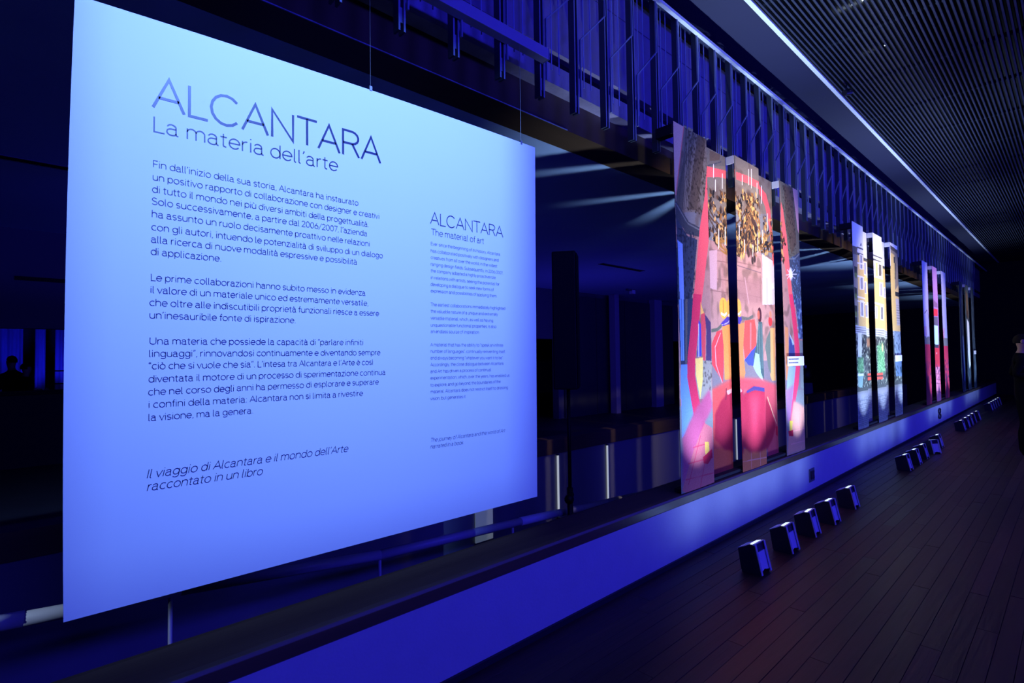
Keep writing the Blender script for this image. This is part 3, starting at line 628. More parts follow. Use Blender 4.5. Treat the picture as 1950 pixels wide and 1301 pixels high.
PICS = [[
('g',(122,112,98),[(3.621,3.468),(6.903,4.478),(6.798,3.267),(3.589,2.694)],0,1.0),
('g',(172,128,118),[(3.7,1.2),(6.6,1.2),(6.6,2.62),(3.7,2.62)],0,1),
('n',(90,70,60),[(3.7,1.2),(6.6,3.5)],0.05,0.5),
('g',(214,172,158),[(3.723,3.45),(3.897,3.455),(3.739,2.856),(3.721,2.993)],0,1.0),
('l',(225,120,110),[(3.894,3.454),(3.835,3.215),(3.746,2.864)],0.012,1.0),
('l',(100,95,85),[(3.935,3.447),(3.868,3.092),(3.84,2.766)],0.02,1.0),
('l',(140,130,112),[(3.987,3.449),(3.919,3.104),(3.891,2.775)],0.02,1.0),
('l',(96,88,76),[(4.04,3.45),(3.972,3.116),(3.943,2.784)],0.02,1.0),
('g',(92,78,64),[(4.121,3.446),(4.264,3.451),(4.173,3.094),(4.076,2.802),(3.943,2.778),(4.008,3.058)],0,1.0),
('n',(50,40,30),[(3.917,2.773),(4.266,3.487)],0.012,0.8),
('g',(84,80,72),[(3.758,2.873),(3.871,3.158),(3.913,3.262),(3.853,2.761),(3.753,2.743)],0,1.0),
('l',(70,66,60),[(3.928,3.437),(3.929,3.04),(3.866,2.77)],0.008,1.0),
('l',(70,66,60),[(3.967,3.438),(3.955,3.046),(3.891,2.775)],0.008,1.0),
('l',(70,66,60),[(4.04,3.44),(3.839,3.02),(3.778,2.754)],0.008,1.0),
('l',(70,66,60),[(4.08,3.441),(3.903,3.034),(3.84,2.766)],0.008,1.0),
('g',(105,100,92),[(4.402,3.442),(4.843,3.466),(4.838,3.372),(4.424,3.273)],0,1.0),
('g',(95,80,68),[(4.492,3.436),(4.695,3.444),(4.676,3.394),(4.486,3.332)],0,1.0),
('l',(70,72,80),[(4.454,3.288),(4.578,3.329),(4.708,3.386)],0.01,1.0),
('g',(58,62,70),[(3.741,2.819),(3.937,2.681),(4.113,2.659),(4.122,2.583),(3.908,2.576),(3.734,2.672)],0,1.0),
('l',(110,112,112),[(3.74,2.794),(3.924,2.66),(4.112,2.639)],0.012,1.0),
('g',(46,56,78),[(3.746,2.674),(3.907,2.564),(4.069,2.549),(3.942,2.005),(3.918,2.004),(3.716,1.992)],0,1.0),
('n',(20,28,48),[(3.716,1.992),(4.008,2.604)],0.015,0.8),
('g',(120,150,215),[(3.75,2.504),(3.827,2.484),(3.828,1.999),(3.763,1.995)],0,1.0),
('g',(46,56,82),[(3.734,2.035),(3.974,2.05),(3.875,1.51),(3.757,1.513)],0,1.0),
('g',(110,150,215),[(3.751,2.036),(3.818,2.04),(3.813,1.554),(3.765,1.555)],0,1.0),
('l',(60,80,130),[(3.786,2.038),(3.782,1.554)],0.008,1.0),
('g',(92,88,86),[(3.846,2.042),(3.882,2.044),(3.852,1.517),(3.828,1.517)],0,1.0),
('g',(105,140,215),[(3.757,1.513),(3.857,1.51),(3.911,1.245),(3.746,1.255)],0,1.0),
('g',(105,140,215),[(3.76,1.52),(3.962,1.516),(3.998,1.174),(3.758,0.941)],0,1.0),
('g',(150,140,128),[(3.988,1.564),(4.269,1.56),(4.251,1.223),(3.973,1.241)],0,1.0),
('n',(70,60,60),[(4.103,1.296),(4.268,1.547)],0.01,0.7),
('g',(120,108,112),[(4.422,1.545),(6.433,1.516),(6.43,1.188),(4.408,1.29)],0,1),
('l',(120,84,80),[(4.313,2.524),(4.814,2.554)],0.006,1.0),
('l',(120,84,80),[(4.796,2.546),(5.419,2.563)],0.006,1.0),
('l',(120,84,80),[(4.309,2.436),(4.808,2.459)],0.006,1.0),
('l',(120,84,80),[(4.791,2.453),(5.412,2.462)],0.006,1.0),
('l',(120,84,80),[(4.301,2.275),(4.799,2.286)],0.006,1.0),
('l',(120,84,80),[(4.781,2.282),(5.4,2.276)],0.006,1.0),
('l',(120,84,80),[(4.295,2.167),(4.792,2.17)],0.006,1.0),
('l',(120,84,80),[(4.774,2.168),(5.391,2.152)],0.006,1.0),
('g',(190,150,150),[(4.434,2.517),(4.593,2.547),(4.564,2.177),(4.432,2.185)],0,1.0),
('g',(140,100,98),[(4.359,2.392),(4.427,2.391),(4.418,2.22),(4.342,2.231)],0,1.0),
('l',(160,104,100),[(4.703,2.561),(4.676,2.065)],0.006,1.0),
('l',(160,104,100),[(4.764,2.569),(4.736,2.069)],0.006,1.0),
('l',(90,70,80),[(4.82,2.418),(5.349,2.4)],0.006,1.0),
('g',(150,108,104),[(4.823,2.301),(5.346,2.349),(5.329,2.097),(4.809,2.066)],0.05,0.8),
('l',(205,160,160),[(4.975,2.315),(5.049,2.081)],0.02,0.5),
('g',(196,186,190),[(5.576,2.632),(5.889,2.583),(5.87,2.124),(5.554,2.106)],0,1.0),
('l',(130,110,110),[(5.675,2.389),(5.67,2.124)],0.008,1.0),
('g',(200,205,235),[(5.735,2.309),(5.846,2.362),(5.869,2.299),(5.772,2.27)],0,1.0),
('g',(98,98,84),[(5.904,3.453),(6.454,3.481),(6.44,2.727),(6.112,2.619),(5.963,2.929)],0,1.0),
('g',(90,78,64),[(6.0,3.419),(6.25,3.439),(6.339,2.828),(6.177,2.694),(6.053,2.987)],0,1.0),
('n',(50,42,34),[(5.972,2.669),(6.327,3.455)],0.012,0.7),
('g',(215,168,160),[(6.266,3.453),(6.453,3.464),(6.465,2.915),(6.383,2.995)],0,1.0),
('g',(60,72,92),[(6.098,2.629),(6.451,2.751),(6.44,2.151),(6.192,2.136)],0,1.0),
('l',(120,128,130),[(6.113,2.631),(6.263,2.648),(6.441,2.738)],0.012,1.0),
('n',(110,150,190),[(6.162,2.135),(6.482,2.662)],0.012,0.7),
('g',(58,74,110),[(6.23,2.197),(6.467,2.212),(6.453,1.759),(6.334,1.757)],0,1.0),
('n',(130,165,200),[(6.205,1.603),(6.491,2.214)],0.02,0.8),
('g',(120,126,122),[(6.332,1.74),(6.452,1.741),(6.442,1.187),(6.337,1.218)],0,1.0),
('g',(238,92,98),[(4.274,3.218),(4.449,3.246),(4.38,3.132),(4.327,2.906),(4.262,2.55),(4.107,2.015),(3.967,2.007),(4.118,2.66),(4.219,2.938)],0,1.0),
('g',(214,48,84),[(3.976,2.093),(4.113,2.103),(4.063,1.859),(3.99,1.568),(3.979,1.437),(4.033,1.251),(4.188,0.885),(4.114,0.807),(3.943,1.127),(3.854,1.415),(3.862,1.569),(3.941,1.894)],0,1.0),
('g',(240,96,96),[(4.435,3.278),(4.81,3.322),(4.815,3.25),(4.636,3.224),(4.429,3.178)],0,1.0),
('g',(240,92,92),[(4.841,3.298),(5.081,3.315),(5.351,3.317),(5.346,3.247),(5.062,3.239),(4.836,3.225)],0,1.0),
('g',(240,92,92),[(5.534,3.346),(5.729,3.289),(5.827,3.127),(5.897,2.607),(5.858,2.52),(5.785,2.939),(5.692,3.152),(5.53,3.281)],0,1.0),
('g',(236,104,100),[(5.913,3.225),(5.967,3.152),(6.051,2.881),(6.106,2.569),(6.171,2.135),(6.072,2.129),(6.016,2.426),(5.943,2.601),(5.897,3.007)],0,1.0),
('g',(222,58,92),[(6.06,2.243),(6.164,2.25),(6.242,2.023),(6.306,1.72),(6.334,1.468),(6.268,1.255),(6.128,1.016),(6.022,0.852),(5.965,0.891),(6.092,1.158),(6.198,1.47),(6.166,1.789)],0,1.0),
('ch',(4.429,3.164),(5.982,2.556)),
('l',(250,240,235),[(4.552,3.205),(4.558,3.319)],0.014,1.0),
('l',(250,240,235),[(4.584,3.086),(4.589,3.185)],0.014,1.0),
('l',(250,240,235),[(4.722,3.143),(4.729,3.274)],0.014,1.0),
('l',(250,240,235),[(4.624,2.572),(4.634,2.742)],0.014,1.0),
('l',(250,240,235),[(4.755,2.618),(4.764,2.777)],0.014,1.0),
('l',(250,240,235),[(4.867,2.663),(4.875,2.794)],0.012,1.0),
('l',(250,240,235),[(4.976,2.562),(4.984,2.679)],0.012,1.0),
('l',(250,240,235),[(5.157,2.547),(5.164,2.653)],0.012,1.0),
('l',(250,240,235),[(5.274,2.599),(5.283,2.737)],0.012,1.0),
('l',(250,240,235),[(5.103,3.233),(5.113,3.385)],0.012,1.0),
('l',(250,240,235),[(5.165,3.216),(5.176,3.4)],0.012,1.0),
('l',(250,240,235),[(5.292,3.151),(5.301,3.291)],0.012,1.0),
('l',(250,240,235),[(4.966,3.204),(4.971,3.293)],0.012,1.0),
('l',(250,242,238),[(5.603,3.167),(5.615,3.347)],0.012,1.0),
('l',(250,242,238),[(5.738,2.899),(5.751,3.081)],0.012,1.0),
('l',(250,242,238),[(5.594,2.748),(5.603,2.878)],0.012,1.0),
('l',(235,240,255),[(6.135,2.467),(6.317,2.484)],0.008,1.0),
('l',(235,240,255),[(6.135,2.467),(5.988,2.441)],0.008,1.0),
('l',(235,240,255),[(6.135,2.467),(6.13,2.4)],0.008,1.0),
('l',(235,240,255),[(6.135,2.467),(6.14,2.534)],0.008,1.0),
('l',(235,240,255),[(6.135,2.467),(6.251,2.427)],0.008,1.0),
('l',(235,240,255),[(6.135,2.467),(6.036,2.506)],0.008,1.0),
('l',(235,240,255),[(6.135,2.467),(6.26,2.529)],0.008,1.0),
('l',(235,240,255),[(6.135,2.467),(6.029,2.407)],0.008,1.0),
('e',(245,248,255),[(6.135,2.467)],(0.07,0.08),0.4,1.0),
('g',(205,70,80),[(4.098,1.995),(4.161,1.94),(4.177,1.87),(4.157,1.549),(4.109,1.556),(4.089,1.803)],0,1.0),
('g',(70,50,90),[(4.161,1.94),(4.265,1.873),(4.261,1.547),(4.168,1.549),(4.183,1.806)],0,1.0),
('g',(60,60,170),[(4.054,1.885),(4.091,1.848),(4.091,1.588),(4.021,1.582)],0,1.0),
('l',(225,220,235),[(4.055,1.847),(4.046,1.585)],0.012,1.0),
('g',(235,175,90),[(4.094,2.039),(4.121,1.99),(4.148,1.946),(4.095,1.931)],0,1.0),
('g',(240,200,110),[(3.989,1.57),(4.116,1.575),(4.107,1.391),(4.061,1.236),(3.994,1.427)],0,1.0),
('e',(240,160,60),[(4.685,2.023)],(0.085,0.1),0,1.0),
('l',(190,70,40),[(4.678,2.089),(4.676,1.969)],0.008,1.0),
('l',(240,225,220),[(4.641,1.968),(4.701,1.955),(4.772,1.995)],0.02,1.0),
('e',(236,156,70),[(4.811,2.02)],(0.075,0.095),0,1.0),
('l',(235,220,215),[(4.784,1.958),(4.84,1.971),(4.869,1.994)],0.018,1.0),
('g',(70,52,140),[(4.613,1.876),(4.754,1.948),(4.833,1.944),(4.83,1.898),(4.672,1.846)],0,1.0),
('l',(190,180,225),[(4.635,1.863),(4.767,1.895),(4.816,1.933)],0.008,1.0),
('g',(70,52,140),[(4.79,1.934),(4.896,1.949),(4.912,1.939),(4.843,1.879),(4.786,1.863)],0,1.0),
('l',(90,92,80),[(4.442,1.809),(4.551,1.822),(4.627,1.856)],0.03,1.0),
('l',(95,92,84),[(4.895,1.935),(5.028,1.929),(5.124,1.959)],0.03,1.0),
('g',(214,132,66),[(4.642,1.849),(4.829,1.883),(4.807,1.362),(4.661,1.368),(4.663,1.682)],0,1.0),
('g',(206,124,70),[(4.786,1.87),(4.942,1.897),(4.895,1.609),(4.929,1.423),(4.893,1.36),(4.812,1.363)],0,1.0),
('g',(214,62,66),[(4.536,1.805),(4.64,1.821),(4.663,1.682),(4.651,1.472),(4.629,1.341),(4.516,1.441),(4.427,1.512),(4.436,1.694)],0,1.0),
('l',(240,170,170),[(4.609,1.792),(4.499,1.667),(4.505,1.503),(4.614,1.342)],0.008,1.0),
('g',(228,74,66),[(4.951,1.912),(5.166,1.934),(5.195,1.831),(5.183,1.653),(5.022,1.565),(4.929,1.545),(4.904,1.681)],0,1.0),
('l',(245,120,120),[(5.076,1.887),(5.061,1.652)],0.03,0.7),
('g',(60,72,165),[(4.92,1.545),(5.185,1.682),(5.181,1.623),(5.102,1.484),(5.0,1.493)],0,1.0),
('e',(70,30,40),[(5.286,1.981)],(0.05,0.075),0,1.0),
('e',(180,90,70),[(5.262,1.98)],(0.03,0.045),0,1.0),
('g',(62,84,84),[(5.254,1.915),(5.364,1.912),(5.387,1.714),(5.378,1.311),(5.273,1.383),(5.155,1.49),(5.108,1.564),(5.205,1.712)],0,1.0),
('g',(150,190,185),[(5.163,1.608),(5.251,1.593),(5.275,1.413),(5.359,1.304),(5.185,1.401),(5.102,1.476)],0,1.0),
('l',(150,180,170),[(5.253,1.893),(5.188,1.46)],0.005,1.0),
('l',(150,180,170),[(5.285,1.894),(5.233,1.459)],0.005,1.0),
('l',(150,180,170),[(5.318,1.895),(5.278,1.458)],0.005,1.0),
('l',(150,180,170),[(5.351,1.896),(5.324,1.456)],0.005,1.0),
('g',(206,150,90),[(5.738,1.865),(5.861,1.876),(5.851,1.313),(5.76,1.316),(5.713,1.366)],0,1.0),
('g',(96,104,92),[(5.642,1.766),(5.737,1.849),(5.734,1.382),(5.669,1.447),(5.596,1.671)],0,1.0),
('e',(200,50,50),[(5.743,1.938)],(0.05,0.05),0,1.0),
('e',(190,120,90),[(5.752,2.011)],(0.03,0.04),0,1.0),
('g',(196,130,86),[(5.908,1.89),(6.004,1.876),(5.982,1.309),(5.901,1.321)],0,1.0),
('g',(52,62,118),[(6.019,1.786),(6.167,1.687),(6.18,1.57),(6.002,1.571)],0,1.0),
('g',(150,180,225),[(6.022,1.827),(6.168,1.704),(6.122,1.687)],0,1.0),
('g',(140,160,215),[(5.994,1.465),(6.193,1.452),(6.076,1.107),(5.903,1.118),(5.939,1.319)],0,1.0),
('g',(176,78,112),[(3.998,1.174),(4.223,1.307),(4.273,1.154),(4.126,1.032),(3.792,0.61),(3.742,0.569),(3.767,0.865),(3.758,0.941)],0.03,1.0),
('g',(204,74,70),[(4.411,1.294),(4.693,1.353),(4.825,1.378),(4.817,0.661),(4.809,0.529),(4.373,0.555)],0.03,1.0),
('g',(214,70,76),[(4.815,1.38),(5.364,1.344),(5.388,1.231),(4.944,1.254),(4.806,1.232)],0.03,1.0),
('g',(196,78,84),[(5.518,1.336),(5.869,1.271),(5.88,0.517),(5.582,0.508),(5.539,1.055)],0.03,1.0),
('g',(205,140,120),[(6.11,1.087),(6.436,0.993),(6.457,0.52),(5.892,0.525),(5.943,0.723)],0.03,1.0),
('g',(164,112,150),[(5.89,1.204),(6.124,1.261),(6.001,0.888),(5.917,0.861)],0.03,1.0),
('g',(190,98,104),[(3.74,0.545),(3.943,0.842),(4.126,1.032),(4.263,0.978),(4.273,0.515),(3.837,0.502)],0.0,1.0),
('g',(208,112,70),[(4.793,0.734),(5.39,0.689),(5.377,0.5),(4.779,0.516)],0.0,1.0),
('g',(208,90,64),[(4.385,0.776),(4.821,0.735),(4.808,0.5),(4.371,0.513)],0.0,1.0),
('l',(190,50,80),[(3.848,0.74),(4.236,0.737)],0.008,1.0),
('l',(190,50,80),[(3.805,0.621),(4.258,0.599)],0.008,1.0),
('l',(190,50,80),[(3.93,0.857),(4.117,0.86)],0.008,1.0),
('l',(190,50,80),[(4.053,0.933),(3.841,0.577)],0.008,1.0),
('l',(190,50,80),[(4.17,0.813),(4.019,0.52)],0.008,1.0),
('l',(232,150,140),[(4.786,0.617),(5.375,0.58)],0.008,1.0),
('l',(232,150,140),[(4.997,0.692),(4.986,0.513)],0.008,1.0),
('l',(232,150,140),[(5.196,0.666),(5.186,0.513)],0.008,1.0),
('l',(232,150,140),[(6.061,0.761),(6.451,0.756)],0.008,1.0),
('l',(232,150,140),[(6.004,0.63),(6.455,0.62)],0.008,1.0),
('l',(232,150,140),[(6.239,0.902),(6.307,0.54)],0.008,1.0),
('g',(160,30,56),[(4.821,1.202),(4.944,1.254),(5.089,1.29),(5.358,1.248),(5.423,1.165),(5.389,0.673),(5.196,0.659),(4.979,0.68),(4.794,0.763)],0.02,1.0),
('g',(160,30,56),[(4.466,1.078),(4.588,1.184),(4.719,1.249),(4.869,1.27),(4.835,0.689),(4.627,0.745),(4.448,0.853)],0.02,1.0),
('g',(160,30,56),[(5.586,1.151),(5.721,1.008),(5.816,0.83),(5.721,0.706),(5.574,0.624),(5.51,0.632)],0.02,1.0),
('g',(60,50,110),[(4.944,1.254),(5.107,1.289),(5.359,1.261),(5.356,1.223),(5.116,1.251),(4.943,1.232)],0,1.0),
('g',(214,80,96),[(4.978,1.222),(5.232,1.208),(5.116,0.861),(5.062,0.866)],0.1,0.6),
('g',(220,150,140),[(4.688,1.265),(4.819,1.281),(4.852,1.256),(4.718,1.227)],0,1.0),
('l',(120,30,50),[(4.689,1.28),(4.677,1.192)],0.02,1.0),
('l',(232,190,140),[(5.627,1.148),(5.78,0.935),(5.84,0.862)],0.012,1.0),
('g',(222,178,80),[(4.123,0.879),(4.195,0.87),(4.196,0.77),(4.126,0.766)],0,1.0),
('g',(186,24,60),[(4.085,0.758),(4.24,0.804),(4.251,0.735),(4.163,0.687),(4.095,0.704)],0,1.0),
('g',(222,190,70),[(5.982,0.881),(6.07,0.873),(6.047,0.763),(5.974,0.77)],0,1.0),
('g',(190,30,56),[(5.938,0.774),(6.076,0.777),(6.08,0.704),(5.961,0.717)],0,1.0),
('g',(190,30,56),[(5.816,0.83),(5.867,0.825),(5.86,0.724),(5.809,0.746)],0,1.0)], [
('g',(232,238,245),[(8.4,2.9),(11.3,2.9),(11.3,3.5),(8.4,3.5)],0,1),
('g',(226,196,120),[(8.4,1.95),(11.3,1.95),(11.3,3.05),(8.4,3.05)],0,1),
('g',(80,84,84),[(8.4,3.0),(11.3,3.0),(11.3,3.05),(8.4,3.05)],0,1),
('g',(150,146,130),[(8.492,3.102),(8.74,3.111),(8.652,1.98),(8.487,1.975)],0,1.0),
('g',(120,114,96),[(8.512,3.099),(8.74,3.111),(8.727,2.993),(8.507,2.985)],0,1.0),
('g',(60,64,56),[(8.541,2.815),(8.686,2.818),(8.674,2.72),(8.538,2.719)],0,1.0),
('g',(110,130,70),[(8.544,2.731),(8.676,2.732),(8.666,2.646),(8.545,2.671)],0.02,1.0),
('g',(60,64,56),[(8.507,2.513),(8.651,2.512),(8.64,2.415),(8.504,2.417)],0,1.0),
('g',(110,130,70),[(8.51,2.429),(8.641,2.427),(8.631,2.342),(8.511,2.37)],0.02,1.0),
('g',(60,64,56),[(8.479,2.261),(8.621,2.257),(8.61,2.16),(8.476,2.166)],0,1.0),
('g',(110,130,70),[(8.481,2.178),(8.612,2.172),(8.602,2.088),(8.483,2.119)],0.02,1.0),
('g',(60,64,56),[(8.46,2.094),(8.602,2.088),(8.591,1.992),(8.457,1.999)],0,1.0),
('g',(110,130,70),[(8.463,2.011),(8.593,2.004),(8.583,1.92),(8.464,1.952)],0.02,1.0),
('g',(240,240,236),[(8.827,3.021),(9.021,3.034),(9.003,2.812),(8.811,2.802)],0,1.0),
('g',(150,150,158),[(8.869,3.011),(8.975,3.018),(8.96,2.823),(8.855,2.818)],0,1.0),
('g',(240,240,236),[(8.799,2.698),(9.008,2.708),(8.994,2.512),(8.785,2.506)],0,1.0),
('g',(150,150,158),[(8.84,2.687),(8.963,2.692),(8.951,2.523),(8.829,2.52)],0,1.0),
('g',(240,240,236),[(8.779,2.348),(8.97,2.35),(8.951,2.112),(8.76,2.114)],0,1.0),
('g',(150,150,158),[(8.821,2.335),(8.925,2.336),(8.908,2.125),(8.805,2.127)],0,1.0),
('g',(240,240,236),[(9.351,2.981),(9.539,2.992),(9.524,2.784),(9.336,2.777)],0,1.0),
('g',(150,150,158),[(9.396,2.97),(9.49,2.974),(9.478,2.796),(9.384,2.793)],0,1.0),
('g',(240,240,236),[(9.348,2.682),(9.526,2.687),(9.512,2.494),(9.335,2.492)],0,1.0),
('g',(150,150,158),[(9.393,2.67),(9.477,2.671),(9.466,2.507),(9.383,2.507)],0,1.0),
('g',(240,240,236),[(9.352,2.333),(9.559,2.334),(9.543,2.129),(9.337,2.131)],0,1.0),
('g',(150,150,158),[(9.397,2.32),(9.51,2.32),(9.498,2.143),(9.385,2.144)],0,1.0),
('g',(240,240,236),[(9.823,2.996),(10.095,3.016),(10.077,2.8),(9.805,2.785)],0,1.0),
('g',(96,92,86),[(9.872,2.985),(10.04,2.997),(10.026,2.812),(9.858,2.802)],0,1.0),
('g',(240,240,236),[(9.876,2.706),(10.097,2.714),(10.077,2.486),(9.857,2.482)],0,1.0),
('g',(150,150,158),[(9.926,2.694),(10.042,2.697),(10.026,2.499),(9.911,2.498)],0,1.0),
('g',(240,240,236),[(9.889,2.331),(10.11,2.332),(10.089,2.105),(9.869,2.107)],0,1.0),
('g',(110,110,112),[(9.939,2.317),(10.054,2.317),(10.038,2.119),(9.923,2.122)],0,1.0),
('g',(240,240,236),[(9.564,2.993),(9.692,2.997),(9.674,2.776),(9.546,2.774)],0,1.0),
('g',(150,150,158),[(9.611,2.983),(9.64,2.98),(9.626,2.787),(9.597,2.791)],0,1.0),
('g',(240,240,236),[(9.575,2.313),(9.723,2.311),(9.708,2.117),(9.56,2.122)],0,1.0),
('g',(150,150,158),[(9.622,2.3),(9.671,2.296),(9.66,2.131),(9.611,2.136)],0,1.0),
('g',(240,240,236),[(10.5,2.684),(10.657,2.685),(10.643,2.503),(10.487,2.504)],0,1.0),
('g',(150,150,158),[(10.554,2.671),(10.598,2.668),(10.589,2.517),(10.545,2.521)],0,1.0),
('l',(238,236,230),[(8.714,2.882),(9.13,2.897)],0.02,1.0),
('l',(238,236,230),[(8.692,2.691),(9.106,2.699)],0.02,1.0),
('l',(238,236,230),[(8.658,2.392),(9.068,2.388)],0.02,1.0),
('l',(238,236,230),[(8.651,2.331),(9.061,2.325)],0.02,1.0),
('l',(238,236,230),[(9.565,3.004),(10.265,3.036)],0.025,1.0),
('l',(238,236,230),[(9.535,2.765),(10.23,2.783)],0.025,1.0),
('l',(238,236,230),[(9.483,2.357),(10.171,2.351)],0.025,1.0),
('l',(70,72,76),[(8.74,3.111),(9.044,3.114)],0.02,1.0),
('l',(70,72,76),[(9.577,3.098),(10.139,3.104)],0.02,1.0),
('l',(235,235,235),[(8.734,3.055),(9.15,3.064)],0.04,1.0),
('l',(50,54,60),[(8.877,3.148),(8.925,3.192),(8.964,3.154)],0.015,1.0),
('l',(50,54,60),[(8.896,3.163),(8.948,3.168)],0.012,1.0),
('l',(110,114,120),[(9.576,3.17),(9.59,3.126)],0.012,1.0),
('l',(110,114,120),[(9.659,3.169),(9.674,3.124)],0.012,1.0),
('l',(110,114,120),[(9.744,3.167),(9.758,3.122)],0.012,1.0),
('l',(110,114,120),[(9.829,3.166),(9.844,3.121)],0.012,1.0),
('l',(110,114,120),[(9.916,3.165),(9.931,3.119)],0.012,1.0),
('l',(110,114,120),[(10.004,3.163),(10.019,3.118)],0.012,1.0),
('l',(110,114,120),[(10.094,3.162),(10.109,3.116)],0.012,1.0),
('g',(150,140,110),[(10.68,3.391),(11.283,3.367),(11.262,2.809),(10.865,2.63),(10.668,2.901)],0,1.0),
('g',(222,196,116),[(10.698,3.278),(10.958,3.267),(10.901,2.05),(10.574,2.04)],0,1.0),
('g',(90,86,70),[(10.682,3.405),(11.284,3.374),(11.274,3.305),(10.672,3.339)],0,1.0),
('g',(70,70,60),[(10.969,3.136),(11.031,3.143),(10.987,2.844),(10.928,2.853)],0,1.0),
('g',(70,72,66),[(10.892,3.229),(11.014,3.237),(10.998,3.124),(10.889,3.127)],0,1.0),
('g',(190,186,170),[(10.939,2.518),(11.313,2.513),(11.276,2.061),(10.962,2.051)],0,1.0),
('g',(50,54,48),[(10.926,2.634),(11.205,2.64),(11.193,2.557),(10.928,2.561)],0,1.0),
('l',(110,110,104),[(10.984,2.404),(11.278,2.409)],0.008,1.0),
('l',(110,110,104),[(10.977,2.36),(11.271,2.364)],0.008,1.0),
('l',(110,110,104),[(10.97,2.316),(11.265,2.319)],0.008,1.0),
('l',(110,110,104),[(10.964,2.272),(11.258,2.274)],0.008,1.0),
('l',(110,110,104),[(10.957,2.228),(11.251,2.229)],0.008,1.0),
('l',(110,110,104),[(10.951,2.184),(11.244,2.184)],0.008,1.0),
('l',(110,110,104),[(10.944,2.14),(11.237,2.139)],0.008,1.0),
('l',(110,110,104),[(10.938,2.096),(11.23,2.094)],0.008,1.0),
('g',(196,200,196),[(8.4,1.86),(11.3,1.8),(11.3,1.95),(8.4,1.98)],0,1),
('l',(60,66,62),[(8.45,1.955),(10.9,1.93)],0.008,0.7),
('l',(60,66,62),[(8.45,1.925),(10.9,1.89)],0.008,0.7),
('l',(60,66,62),[(8.45,1.895),(10.9,1.8499999999999999)],0.008,0.7),
('l',(60,66,62),[(8.45,1.865),(10.9,1.81)],0.008,0.7),
('l',(60,66,62),[(8.45,1.835),(10.9,1.77)],0.008,0.7),
('g',(70,74,70),[(8.4,1.05),(11.3,1.05),(11.3,1.82),(8.4,1.86)],0,1),
('n',(170,180,150),[(8.4,1.1),(11.3,1.85)],0.02,0.9),
('n',(20,24,26),[(8.4,1.1),(11.3,1.8)],0.03,0.9),
('g',(216,222,222),[(8.657,1.88),(8.797,1.883),(8.754,1.524),(8.636,1.538)],0,1.0),
('g',(216,222,222),[(8.589,1.878),(8.68,1.88),(8.639,1.525),(8.568,1.539)],0,1.0),
('g',(90,140,90),[(8.547,1.513),(8.826,1.536),(8.823,1.31),(8.538,1.318)],0.05,1.0),
('n',(150,210,140),[(8.525,1.319),(8.849,1.523)],0.015,0.8),
('g',(90,150,96),[(9.661,1.7),(10.033,1.747),(10.056,1.273),(9.634,1.286)],0.06,1.0),
('n',(160,225,150),[(9.607,1.286),(10.085,1.702)],0.015,0.8),
('e',(220,200,130),[(9.954,1.672)],(0.06,0.08),0.3,1.0),
('g',(150,110,80),[(9.304,1.799),(9.574,1.817),(9.568,1.688),(9.299,1.673)],0.03,1.0),
('n',(30,30,40),[(9.158,1.326),(9.609,1.673)],0.02,0.9),
('g',(206,84,66),[(9.152,1.278),(9.602,1.278),(9.599,1.171),(9.141,1.182)],0,1.0),
('g',(206,84,66),[(9.606,1.279),(9.923,1.274),(9.91,1.175),(9.609,1.179)],0,1.0),
('l',(60,50,50),[(9.147,1.237),(9.607,1.235)],0.02,1.0),
('l',(60,50,50),[(9.599,1.23),(9.916,1.226)],0.02,1.0),
('g',(214,226,222),[(8.537,1.308),(8.821,1.294),(8.817,1.257),(8.532,1.269)],0,1.0),
('g',(130,160,150),[(8.541,1.269),(8.808,1.257),(8.751,1.094),(8.546,1.117)],0,1.0),
('g',(132,132,140),[(8.4,0.5),(11.3,0.5),(11.3,1.0),(8.4,1.02)],0.03,1),
('c',(60,66,84),[(8.4,0.5),(11.3,0.95)],0.035,0.8),
('g',(140,165,175),[(10.705,1.955),(11.311,1.954),(11.284,1.545),(10.71,1.549)],0,1.0),
('n',(60,76,90),[(10.646,1.55),(11.333,1.954)],0.03,0.8),
('g',(96,124,150),[(10.73,1.463),(11.256,1.456),(11.24,1.173),(10.755,1.19)],0,1.0),
('n',(20,50,60),[(10.755,1.19),(11.256,1.367)],0.03,0.8)], [
('g',(176,178,214),[(13.16,1.9),(16.06,1.9),(16.06,3.5),(13.16,3.5)],0,1),
('g',(150,110,176),[(14.28,1.9),(14.92,1.9),(14.92,3.5),(14.28,3.5)],0,1),
('g',(196,44,78),[(13.16,0.5),(16.06,0.5),(16.06,1.72),(13.16,1.75)],0,1),
('g',(206,206,228),[(13.246,3.437),(13.731,3.436),(13.752,2.392),(13.375,2.263),(13.305,2.482)],0,1.0),
('l',(110,96,130),[(13.368,2.374),(13.635,2.457),(13.803,2.28),(13.753,1.707)],0.02,1.0),
('g',(206,204,224),[(13.39,2.347),(13.685,2.417),(13.738,1.935),(13.442,1.874)],0,1.0),
('l',(210,40,60),[(13.316,2.094),(13.313,1.927)],0.03,1.0),
('l',(210,40,60),[(13.456,2.098),(13.452,1.93)],0.03,1.0),
('g',(120,84,130),[(14.262,2.726),(14.802,2.654),(14.816,2.564),(14.277,2.564)],0,1.0),
('g',(206,40,66),[(14.268,2.519),(14.81,2.533),(14.779,2.379),(14.267,2.357)],0,1.0),
('g',(90,84,110),[(14.235,2.35),(14.774,2.355),(14.769,2.166),(14.257,2.15)],0,1.0),
('g',(176,214,236),[(14.291,2.166),(14.785,2.167),(14.781,1.742),(14.303,1.754)],0,1.0),
('g',(50,50,70),[(14.272,1.754),(14.815,1.748),(14.798,1.666),(14.289,1.68)],0,1.0),
('g',(190,40,60),[(14.286,1.666),(14.829,1.657),(14.819,1.287),(14.281,1.328)],0,1.0),
